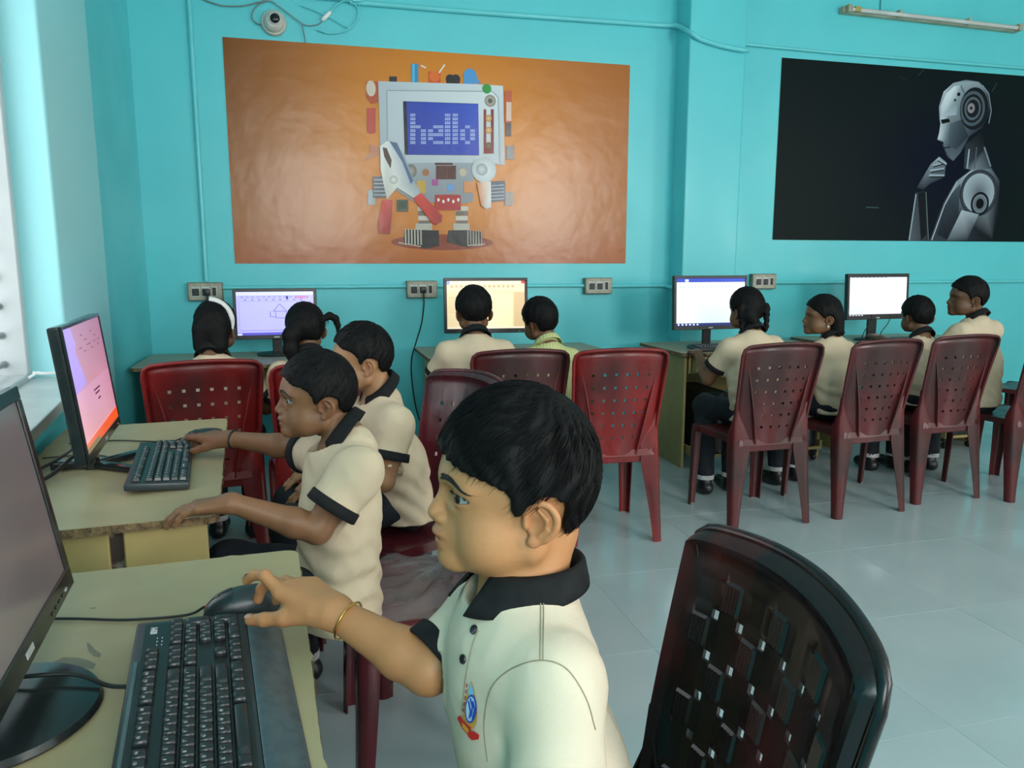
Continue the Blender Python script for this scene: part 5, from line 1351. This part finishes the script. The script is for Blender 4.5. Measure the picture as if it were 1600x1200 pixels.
    G.fcone(P - V3(0, 0, S.get('hem', .06) + .02), mid, tb_[0]*S.get('hemw', 1.)*bs, (tb_[0] + tb_[1])/2*bs, lat, fl + .06, .03); G.fcone(mid, M - V3(0, 0, .075*bs) + np.array(S.get('chest', (0, 0, 0))), (tb_[0] + tb_[1])/2*bs, tb_[1]*bs, lat, fl, .05)
    G.cone(SL - V3(0, 0, .008), SR - V3(0, 0, .008), .042*bs, .042*bs, .06); G.cone(N - V3(0, 0, .020), M, .052*bs, .07*bs, .05)
    for q in (SL, SR): G.cone(N - V3(0, 0, .030), q*.92 + M*.08 - V3(0, 0, .012), .046*bs, .040*bs, .05)
    for a in arms:
        s, e = np.array(a['S'], float), np.array(a['E'], float); t = a.get('sleeve', .62); q = s*(1 - t) + e*t; d = unit(e - s); wd = a.get('sw', 1.)*bs
        ext = q + d*.012; G.cone(s, ext, .046*bs, .055*wd, a.get('sk', .03)); sl_end.append((q, d, wd, s))
    for (q, d, wd, s) in sl_end:     # open the sleeve end
        ball = lambda X, Y, Z, q=q, d=d, wd=wd: np.maximum(np.maximum(-((X - q[0])*d[0] + (Y - q[1])*d[1] + (Z - q[2])*d[2]), np.sqrt((X - q[0])**2 + (Y - q[1])**2 + (Z - q[2])**2) - .105), s_cone(X, Y, Z, q - d*.02, q + d*.10, .056*wd + .003, .056*wd + .003))
        G.apply(q - .11, q + .11, ball, 0, 'cut', 0)
        G.cone(q - d*.018, q + d*.05, .040*wd, .049*wd, .003, 'cut')
    fw_ = unit(np.cross(lat, V3(0, 0, 1)))*S.get('frontsign', 1)
    nd = unit(n0 - N); nc = unit(nd + fw_*S.get('ntilt', .75)); G.cone(N - nd*.012, N - nd*.012 + nc*.10, .046*hs, .080*hs, .006, 'cut')
    am = S.get('wr', .004)
    G.displace(lambda X, Y, Z: am*wob(X, Y, Z, 42, S.get('seed', 3)) + am*.55*np.abs(wob(X, Y, Z, 85, 1.7 + S.get('seed', 3))) - am*.3 + am*.7*np.sin(Z*95 + X*40 + 3*np.sin(Y*20 + X*16)) * np.clip((mid[2] + .04 - Z)*9, 0, 1))
    G.plane_cut(P - V3(0, 0, S.get('hem', .06)), (0, 0, -1))
    V, F = G.mesh(); sh = np_obj('shirt', V, F, mshirt, root, org)
    for (q, d, wd, s) in (sl_end if S.get('cuffs', True) else []):
        nr = frame(d, V3(.3, .2, .9)); V = []; nn = 40; prof = [(-.021, .0545), (-.019, .0580), (.003, .0595), (.005, .0565), (.003, .0500), (-.018, .0485)]
        for (x, r) in prof:
            for j in range(nn): a_ = 2*math.pi*j/nn; V.append(q + d*x + (nr[:, 1]*math.cos(a_) + nr[:, 2]*math.sin(a_))*r*wd)
        F = [(i*nn + j, i*nn + (j+1) % nn, ((i+1) % 6)*nn + (j+1) % nn, ((i+1) % 6)*nn + j) for i in range(6) for j in range(nn)]
        np_obj('cuff', np.array(V), np.array(F), m_black_knit, sh, org)
    if S.get('collar', True):
        # folded collar: stand, fold, fall; open at the front
        up_ = unit(n0 - N); fr_ = unit(fw_ - up_*(fw_ @ up_)); lf = np.cross(up_, fr_); V = []; na = 56; cw = S.get('collar_w', .90)*hs; op_ = S.get('collar_open', 158)
        prof = [(.0505, -.004), (.0515, .018), (.0530, .030), (.0565, .034), (.0605, .030), (.0660, .014), (.0725, -.004), (.0755, -.014)]
        for i in range(na):
            a_ = math.radians(-op_ + 2*op_*i/(na-1)); fo = (1 - math.cos(a_))/2; pt = max(0, (abs(a_) - 1.4)/1.4)
            for k, (r, z) in enumerate(prof):
                rr = r*cw*(1 + .10*fo*(k > 3)); zz = z*cw - S.get('cdrop', .058)*fo*cw
                if k > 3:
                    zz += (prof[3][1] - z)*cw*.42*(1 - fo)
                    zz -= (k - 3)/4*(.004*fo + .008*pt)*cw; rr += (k - 3)/4*.004*pt*cw
                sx = 1.0 + .05*(1 - fo)
                V.append(N + up_*(zz + S.get('collar_z', .036)) + (-fr_*math.cos(a_)*sx + lf*math.sin(a_)*1.06)*rr)
        m_ = len(prof); F = [(i*m_ + k, i*m_ + k + 1, (i+1)*m_ + k + 1, (i+1)*m_ + k) for i in range(na-1) for k in range(m_-1)]
        V, F = solid([tuple(v - org) for v in V], F, .0028); o = mesh_obj('collar', V, F, S.get('mcollar', m_black_knit), sh, smooth=True)
    # ---------------- trousers and shoes
    if S.get('legs'):
        tv = S.get('tvox', .008); al = np.array([q for lg in S['legs'] for q in lg]); lo = np.minimum(al.min(0), P) - .12; hi = np.maximum(al.max(0), P) + .12
        T = Vol.box(lo, hi, tv); T.fcone(P + V3(0, 0, -.02) - lat*.03, P + V3(0, 0, -.02) + lat*.03, .068*bs, .068*bs, V3(0, 0, 1), .95, .03); T.fcone(P - V3(0, 0, .02), P + V3(0, 0, .01), .092*bs, .088*bs, lat, .72, .03)
        for (h, k, an) in S['legs']:
            T.chain([h, k], [.063*bs, .058*bs], .03); T.chain([k, an], [.058*bs, .046*bs], .02); T.plane_cut(an, unit(np.array(an) - np.array(k)), np.array(an) - .08, np.array(an) + .08)
        T.displace(lambda X, Y, Z: .004*wob(X, Y, Z, 55, 2.2)); V, F = T.mesh(); np_obj('trousers', V, F, S.get('mtrouser', m_trouser), root, org)
        if S.get('shoes'):
            ff = unit(S['shoes'])
            for (h, k, an) in S['legs']:
                an = np.array(an); g = Vol.box(an + V3(-.17, -.17, -an[2]), an + V3(.17, .17, .05), .007); b0 = V3(an[0], an[1], .036)
                g.cone(b0 - ff*.02, b0 + ff*.11, .036, .030, .02); g.cone(b0, an, .036, .036, .02); g.plane_cut((0, 0, .003), (0, 0, -1)); V, F = g.mesh(); np_obj('shoe', V, F, m_shoe, root, org)
                np_obj('sock', *[np.array(z) for z in (lambda b: (b.V, [f for f in b.F if len(f) == 4]))(MB().tube([tuple(an - V3(0, 0, .012)), tuple(an + V3(0, 0, .012))], .047*bs, 20, cap=False))], S.get('msock', m_sock), root, org)
    S['root'] = root; S['org'] = org; S['shirt_obj'] = sh; S['L2W'] = L2W; S['N'] = N; S['fw'] = fw_; S['lat'] = lat
    return root

from mathutils.bvhtree import BVHTree
def bvh_of(o, org): 
    me = o.data; return BVHTree.FromPolygons([Vector(v.co) + Vector(org) for v in me.vertices], [tuple(p.vertices) for p in me.polygons])
def seam(S, bv, starts, dirs, name, m, r=.0008, off=.0004, par=None):
    pts = []
    for p, d in zip(starts, dirs):
        h = bv.ray_cast(Vector(p), Vector(unit(d)))
        if h[0] is not None: pts.append(np.array(h[0] + h[1]*off*(1 if h[1].dot(Vector(d)) < 0 else -1)) - S['org'])
    if len(pts) > 2: return MB().tube([tuple(q) for q in pts], r, 6).build(name, m, par or S['shirt_obj'], smooth=60)
# ------------------------------------------------------------------ the boy in front
RTn = unit(RT); LFT = -RTn
hc1 = atD(846, 815, .86) + V3(.012, .066, -.020)
B1 = dict(label='boy in cream polo shirt with gold bracelet, nearest the camera in profile', lip=(.72, .47, .52), skin=(.52, .245, .108), vox=.0017, hvox=.002, cvox=.006,
    head=hc1, face=rot_about(LFT, (0, 0, 1), 6), hs=1.03, neck=atD(815, 922, .93), pelvis=V3(.30, .80, .47), SL=atD(874, 1062, .815), SR=atD(768, 955, 1.03),
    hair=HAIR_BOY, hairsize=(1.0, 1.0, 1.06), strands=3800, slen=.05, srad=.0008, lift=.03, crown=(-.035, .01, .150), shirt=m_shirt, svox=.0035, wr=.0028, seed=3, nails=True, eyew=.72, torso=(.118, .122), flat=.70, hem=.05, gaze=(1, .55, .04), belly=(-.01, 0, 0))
w1 = atZ(524, 958, .782)
B1['arms'] = [dict(S=B1['SR'], E=atD(670, 1046, .985), W=w1, sleeve=.86, r=1.02, sw=.92, hand=dict(f=V3(-.64, .74, .16), n=V3(.08, -.05, 1), side=1, size=1.13, curl=[(-22, 42, 26), (8, 40, 28), (14, 42, 28), (18, 42, 28)], thumb=(30, -22, 10))),
              dict(S=B1['SL'], E=B1['SL'] + V3(-.020, -.048, -.195), W=B1['SL'] + V3(-.17, .0, -.28), sleeve=.80, r=1.0, sw=1.02, sk=.014, hand=dict(f=V3(-.9, .3, -.15), n=V3(-.1, -.1, 1), side=-1, size=1.05, curl=[(14, 25, 18)]*4))]
B1['legs'] = [(V3(.27, .75, .47), V3(-.05, .70, .47), V3(-.06, .70, .09)), (V3(.27, .86, .47), V3(-.05, .93, .47), V3(-.05, .94, .09))]; B1['shoes'] = (-1, 0, 0)
person(B1)

# gold bracelet
m_gold = mat('gold', (.75, .45, .10), .22, metal=1., var=((.60, .34, .07), 60, .4, .7))
E_, W_ = B1['arms'][0]['E'], B1['arms'][0]['W']; d_ = unit(W_ - E_); bc = W_ - d_*.022; fr_ = frame(d_); V = []
ring = [tuple(bc + (fr_[:, 1]*math.cos(a)*.0275 + fr_[:, 2]*math.sin(a)*.0265)) for a in np.linspace(0, 2*math.pi, 41)]
tag(MB().tube(ring, .0016, 8, cap=False).build('bracelet', m_gold, smooth=60), 'thin gold bracelet on the wrist of the nearest boy', 'bracelet')

bv = bvh_of(B1['shirt_obj'], B1['org']); m_seam = mat('seam_thread', (.36, .30, .20), .9, var=((.28, .23, .15), 90, .4, .7))
def px_seam(pts, name, m=m_seam, r=.0007, n=8):
    P = spline([(x, y, 0) for x, y in pts], n); return seam(B1, bv, [CAM]*len(P), [ray(q[0], q[1]) for q in P], name, m, r)
px_seam([(762, 1190), (757, 1130), (768, 1075), (800, 1045), (845, 1032), (885, 1045), (915, 1090), (930, 1140)], 'armhole_seam')
px_seam([(844, 925), (845, 960), (844, 1030)], 'shoulder_seam')
px_seam([(848.5, 925), (849.5, 960), (848.5, 1030)], 'shoulder_seam')
px_seam([(748, 985), (738, 1010), (728, 1060), (722, 1110)], 'placket_seam')
# buttons and embroidered badge, laid on the cloth
def on_shirt(px, py):
    h = bv.ray_cast(Vector(CAM), Vector(unit(ray(px, py)))); return (np.array(h[0]), np.array(h[1])) if h[0] is not None else (None, None)
for px, py in ((741, 984), (724, 1030)):
    p, n = on_shirt(px, py)
    if p is not None:
        if n @ ray(px, py) > 0: n = -n
        F_ = frame(n, (.1, .2, .9)); MT = Matrix([[F_[r][1], F_[r][2], F_[r][0], (p - B1['org'])[r]] for r in range(3)] + [[0, 0, 0, 1]])
        MB().lathe([(.0052, 0), (.0056, .001), (.0050, .0022), (.003, .0016)], 20, MT).build('button', m_button, B1['shirt_obj'], smooth=40)
pr = Print()
def bdg(cx, cy): return (640 + cx*.3, 840 + cy*.3)
def BP(pts, col): pr.poly([bdg(*q) for q in pts], col)
def ell_(cx, cy, rx, ry, a0=0, n=22): return [(cx + rx*math.cos(t)*math.cos(a0) - ry*math.sin(t)*math.sin(a0), cy + rx*math.cos(t)*math.sin(a0) + ry*math.sin(t)*math.cos(a0)) for t in np.linspace(0, 2*math.pi, n, endpoint=False)]
BP([(325, 745), (340, 790), (355, 900), (352, 960), (335, 995), (300, 970), (280, 930), (285, 870), (305, 800)], '#d8a23c')
BP([(325, 752), (336, 795), (340, 815), (312, 820), (308, 800)], '#7fc0e8'); BP(ell_(323, 890, 31, 75, .06), '#2350b8'); BP(ell_(322, 890, 24, 64, .06), '#bcd6f0')
for pts in ([(308, 850), (318, 905), (312, 940)], [(318, 835), (330, 880), (322, 930)], [(332, 850), (342, 895), (330, 945)]):
    for a, b in zip(pts[:-1], pts[1:]): BP([a, (a[0]+8, a[1]-2), (b[0]+8, b[1]-2), b], '#2350b8')
for k in range(5): BP([(284 + k*5, 905 - k*32), (290 + k*5, 905 - k*32), (293 + k*5, 885 - k*32), (287 + k*5, 885 - k*32)], '#b0371f')
BP([(258, 935), (275, 920), (300, 960), (330, 985), (322, 1030), (285, 990)], '#d4281c'); BP([(318, 1000), (345, 1005), (372, 1020), (370, 1045), (335, 1050), (315, 1030)], '#d4281c')
BP([(285, 955), (320, 992), (316, 1015), (288, 985)], '#e0a030')
V = []; base = None
for (x, y, z) in pr.V:
    p, n = on_shirt(x, y)
    if p is None: p, n = base
    if n @ ray(x, y) > 0: n = -n
    base = (p, n); V.append(p + n*(.0008 + z*.9) - B1['org'])
o = mesh_obj('badge', V, pr.F, mat('embroidery', (0, 0, 0), .8, attr='Col'), B1['shirt_obj'])
a = o.data.color_attributes.new('Col', 'FLOAT_COLOR', 'POINT'); a.data.foreach_set('color', [x for c in pr.C for x in (c[0], c[1], c[2], 1.0)])
o['label'] = 'embroidered blue crest with red ribbon'
# ------------------------------------------------------------------ the two boys at the second desk
hc2 = atD(511, 640, 1.76) + V3(.004, .066, -.018)
B2 = dict(label='boy in khaki polo typing at the pink monitor with a black wristband', skin=(.215, .105, .052), lip=(.8, .62, .62), vox=.0027, hvox=.0027, cvox=.007, head=hc2, face=(-1, .02, -.02), hs=.97,
    neck=atD(541, 688, 1.82), pelvis=V3(.040, 1.80, .50), SL=atD(560, 732, 1.69), SR=atD(508, 714, 1.95), hair=HAIR_CROP, hairsize=(.97, .95, .97), strands=900, slen=.022, srad=.0009, over=.004, lift=.012, rip=.0006,
    shirt=m_shirt2, svox=.0048, hemw=1.14, wr=.0050, seed=5, torso=(.112, .112), flat=.72, hem=.10, eyew=.55, gaze=(1, .3, 0), collar_w=.92)
w2l = atZ(362, 786, .752); w2r = atZ(362, 686, .772)
B2['arms'] = [dict(S=B2['SL'], E=atD(496, 828, 1.66), W=w2l, sleeve=.66, sw=1.02, r=1.0, hand=dict(f=atZ(275, 800, .738) - w2l, n=V3(0, 0, 1), side=-1, size=1.02, curl=[(12, 22, 15), (10, 22, 15), (10, 24, 15), (12, 24, 15)], thumb=(30, -8, 8))),
              dict(S=B2['SR'], E=atD(462, 700, 2.06), W=w2r, sleeve=.62, r=1.0, hand=dict(f=atZ(285, 682, .768) - w2r, n=V3(0, -.1, 1), side=1, size=1.12, curl=[(-6, 28, 20), (0, 34, 22), (6, 36, 24), (8, 36, 24)], thumb=(26, -16, 8)))]
B2['legs'] = [(V3(.04, 1.755, .49), V3(-.22, 1.74, .50), V3(-.20, 1.76, .09)), (V3(.04, 1.855, .49), V3(-.22, 1.96, .50), V3(-.20, 1.97, .09))]; B2['shoes'] = (-1, 0, 0)
person(B2)
m_band = mat('black_band', (.006, .006, .006), .5, var=((.012, .012, .012), 40, .4, .7))
E_, W_ = B2['arms'][1]['E'], B2['arms'][1]['W']; d_ = unit(W_ - E_); bc = W_ - d_*.006; fr_ = frame(d_)
tag(MB().tube([tuple(bc + (fr_[:, 1]*math.cos(a)*.0235 + fr_[:, 2]*math.sin(a)*.0235)) for a in np.linspace(0, 2*math.pi, 33)], .0035, 8, cap=False).build('wristband', m_band, smooth=60), 'black wristband on the boy typing at the pink monitor', 'wristband')
hc3 = atD(578, 576, 2.27) + V3(.006, .066, -.018)
B3 = dict(label='boy in khaki polo sitting behind the boy at the pink monitor, face half hidden', skin=(.36, .19, .095), vox=.003, cvox=.008, head=hc3, face=(-1, .08, -.02), hs=.98,
    neck=atD(594, 617, 2.36), pelvis=V3(.27, 2.38, .51), SL=atD(618, 662, 2.24), SR=atD(566, 646, 2.50), hair=HAIR_CROP, hairsize=(.98, .97, 1.0), strands=700, slen=.03, srad=.0010, over=.005, lift=.02,
    shirt=m_shirt2, svox=.0055, hemw=1.10, wr=.0050, seed=8, torso=(.115, .118), flat=.72, hem=.06, collar_w=.92)
B3['arms'] = [dict(S=B3['SL'], E=atD(600, 752, 2.22), W=V3(.02, 2.26, .60), sleeve=.60, sw=1.02, hand=dict(f=V3(-.8, .2, -.3), n=V3(-.2, 0, 1), side=-1, curl=[(15, 25, 15)]*4)), dict(S=B3['SR'], E=atD(540, 735, 2.5), W=V3(.0, 2.46, .60), sleeve=.6, hand=dict(f=V3(-.8, -.2, -.3), n=V3(-.2, 0, 1), side=1, curl=[(15, 25, 15)]*4))]
B3['legs'] = [(V3(.24, 2.33, .50), V3(-.08, 2.22, .50), V3(-.06, 2.24, .09)), (V3(.24, 2.43, .50), V3(-.08, 2.44, .50), V3(-.06, 2.46, .09))]; B3['shoes'] = (-1, -.1, 0)
person(B3)

# ------------------------------------------------------------------ the children along the back wall
m_lime = mat('lime_stripe_cotton', (.46, .52, .20), .8, spec=.2, var=((.40, .46, .18), 9, .4, .7))
nt = m_lime.node_tree; tc = nt.nodes.new('ShaderNodeTexCoord'); wv = nt.nodes.new('ShaderNodeTexWave'); wv.bands_direction = 'X'; wv.inputs['Scale'].default_value = 22; wv.inputs['Distortion'].default_value = 1.2
mx = nt.nodes.new('ShaderNodeMix'); mx.data_type = 'RGBA'; bs_ = nt.nodes['Principled BSDF']; prev = bs_.inputs['Base Color'].links[0].from_socket
nt.links.new(tc.outputs['Object'], wv.inputs[0]); nt.links.new(wv.outputs['Fac'], mx.inputs[0]); nt.links.new(prev, mx.inputs[6]); mx.inputs[7].default_value = (.60, .62, .33, 1); nt.links.new(mx.outputs[2], bs_.inputs['Base Color'])
def kid(label, px, py, Y, face, tors, pel=None, dz=.145, lean=.05, arms=((.06, .10, -.16), (.06, .10, -.16)), wrist=None, sw=.122, **kw):
    h = atY(px, py, Y); f = unit(V3(tors[0], tors[1], 0)); lt = np.cross(V3(0, 0, 1), f); fh_ = unit(V3(face[0], face[1], 0))
    N = h - V3(0, 0, .088) - fh_*.018 - f*.012; M = N - V3(0, 0, .055) - f*.004
    SL, SR = M + lt*sw, M - lt*sw
    P = V3(M[0], M[1], .51) - f*lean if pel is None else V3(*pel)
    A = []
    for S_, sg, a in ((SL, 1, arms[0]), (SR, -1, arms[1])):
        E = S_ + lt*sg*a[0] + f*a[1] + V3(0, 0, a[2]); W = E + f*.20 - lt*sg*.06 + V3(0, 0, .765 - E[2])
        A.append(dict(S=S_, E=E, W=W, sleeve=.62, sw=1.04, hand=dict(f=f - lt*sg*.25, n=V3(0, 0, 1), side=-sg, curl=[(10, 25, 18)]*4)))
    if wrist: 
        for i, w in wrist.items(): A[i]['W'] = np.array(w, float); A[i]['hand']['f'] = A[i]['W'] - A[i]['E']
    S = dict(label=label, skin=(.16, .078, .040), vox=.0046, hvox=.0055, hairvox=.005, cvox=.009, head=h, face=(face[0], face[1], 0), neck=N, pelvis=P, SL=SL, SR=SR, strands=420, slen=.03, srad=.0013, over=.006, lift=.02, hair=HAIR_CROP,
             shirt=m_shirt2, svox=.0085, tvox=.011, hemw=1.05, wr=.0045, hem=.05, arms=A, bs=kw.pop('bs', 1.), torso=(.116, .120))
    S['legs'] = [(P + lt*sg*.058 - V3(0, 0, .01), P + lt*sg*.085 + f*.32 - V3(0, 0, .02), P + lt*sg*.08 + f*.30 + V3(0, 0, .10 - P[2])) for sg in (1, -1)]; S['shoes'] = tuple(f)
    S.update(kw); person(S); return S
def bob(H, L, hs):        # longer hair over the nape
    H.chain([L((-.035, .03, .03))[0], L((-.045, .035, -.03))[0]], [.045*hs, .036*hs], .02); H.chain([L((-.035, -.03, .03))[0], L((-.045, -.035, -.03))[0]], [.045*hs, .036*hs], .02)
def side_tails(H, L, hs): # a low mass on the left, a looped tail on the right
    H.chain([L(q)[0] for q in ((-.03, .055, .06), (-.035, .080, .02), (-.04, .085, -.04), (-.045, .080, -.095))], [.034*hs, .032*hs, .028*hs, .016*hs], .02)
    H.chain([L(q)[0] for q in ((-.04, -.06, .085), (-.045, -.088, .098), (-.05, -.112, .085), (-.05, -.122, .055), (-.05, -.120, .030))], [.014*hs, .016*hs, .015*hs, .012*hs, .007*hs], .006)
def braids(H, L, hs):
    for sg, v0 in ((1, .072), (-1, .082)):
        for k in range(9):
            t = k/8; c = L((-.030 - .012*t, sg*(v0 - .004*t + (.004 if k % 2 else -.004)), .062 - .115*t))[0]; H.cone(c, c + V3(0, 0, -.006), (.0165 - .006*t)*hs, (.0155 - .006*t)*hs, .004)
    H.chain([L((-.045, .04, .02))[0], L((-.05, 0, -.03))[0]], [.035*hs, .030*hs], .02)
pad = dict(hpad=(.16, .16, .13), hpad2=(.16, .16, .175))
g4 = kid('girl with a white ribbon in her hair in the far left corner', 335, 527, 3.40, (.25, 1), (.12, 1), hair=HAIR_GIRL, hairextra=[bob], seed=11, lean=.06, **pad)
g5 = kid('girl with a looped ponytail at the house drawing monitor', 480, 529, 3.42, (-.32, 1), (-.1, 1), hair=HAIR_GIRL, hairextra=[side_tails], seed=12, **pad)
b6 = kid('boy in cream shirt seen from behind, left of the pair at the middle monitor', 741, 500, 3.42, (.10, 1), (.05, 1), seed=13, hairsize=(1, 1.02, 1.02), sw=.128)
k7 = kid('child in a lime striped shirt at the middle monitor', 850, 514, 3.52, (-.45, 1), (-.15, 1), seed=14, shirt=m_lime, cuffs=False, mcollar=m_lime, hair=HAIR_BOY, hup=(-.16, 0, 1), sw=.118)
g8 = kid('girl with two braids at the blue-bordered monitor', 1170, 497, 3.45, (-.10, 1), (-.06, 1), hair=HAIR_GIRL, hairextra=[braids], seed=15, arms=((.05, .10, -.17), (.05, .10, -.17)), sw=.130, bs=1.04, **pad)
g9 = kid('girl with a pearl earring looking left beside the braided girl', 1292, 506, 3.52, (-.92, .42), (-.30, 1), hair=HAIR_GIRL, hairextra=[bob], seed=16, skin=(.20, .10, .052), vox=.0036, **pad)
b10 = kid('smaller boy in pale shirt facing the blank white monitor', 1436, 505, 3.62, (.12, 1), (.05, 1), seed=17)
b11 = kid('tall boy in cream shirt looking left at the far right', 1519, 477, 3.52, (-.86, .52), (-.30, 1), seed=18, bs=1.16, sw=.15, skin=(.14, .068, .036), vox=.0036, dz=.16, wrist={0: (3.45, 4.05, .775)}, hs=1.04)
# ribbon, earrings
m_rib = mat('white_ribbon', (.70, .72, .70), .7, var=((.55, .57, .56), 30, .4, .7))
V = g4['L2W']; pts = [V(q)[0] for q in ((-.02, -.085, .035), (-.015, -.084, .075), (-.01, -.066, .118), (-.01, -.035, .146), (-.012, .005, .160))]
b = MB().tube([tuple(p) for p in spline(pts, 5)], [.004 + .007*min(1, i/6) for i in range(21)], 8)
tag(b.build('hair_ribbon', m_rib, smooth=60), 'white ribbon tied over the hair of the girl in the corner', 'ribbon')
m_pearl = mat('pearl', (.75, .76, .74), .15, var=((.68, .69, .67), 60, .4, .7))
for sg, l in ((1, 'pearl earring on the girl looking left, near ear'),):
    c = g9['L2W']((.010, .079*sg, -.008))[0]; tag(MB().lathe([(.0008, -.005), (.004, -.0035), (.005, 0), (.004, .0035), (.0008, .005)], 14, Matrix.Translation(c)).build('earring', m_pearl, smooth=60), l, 'earring')
c = k7['L2W']((-.01, .02, .165))[0]
# stool under the boy who has no visible chair back
e = empty('plastic_stool', (b6['pelvis'][0], b6['pelvis'][1], 0)); tag(e, 'low plastic stool under the boy left of the middle monitor pair', 'stool')
MB().rbox((0, 0, .415), (.30, .30, .03), .012, 2).build('seat', m_ch_red, e, smooth=40)
for sx in (-1, 1):
    for sy in (-1, 1): MB().tube([(sx*.115, sy*.115, .405), (sx*.14, sy*.14, 0)], [.022, .016], 10).build('leg', m_ch_red, e, smooth=50)
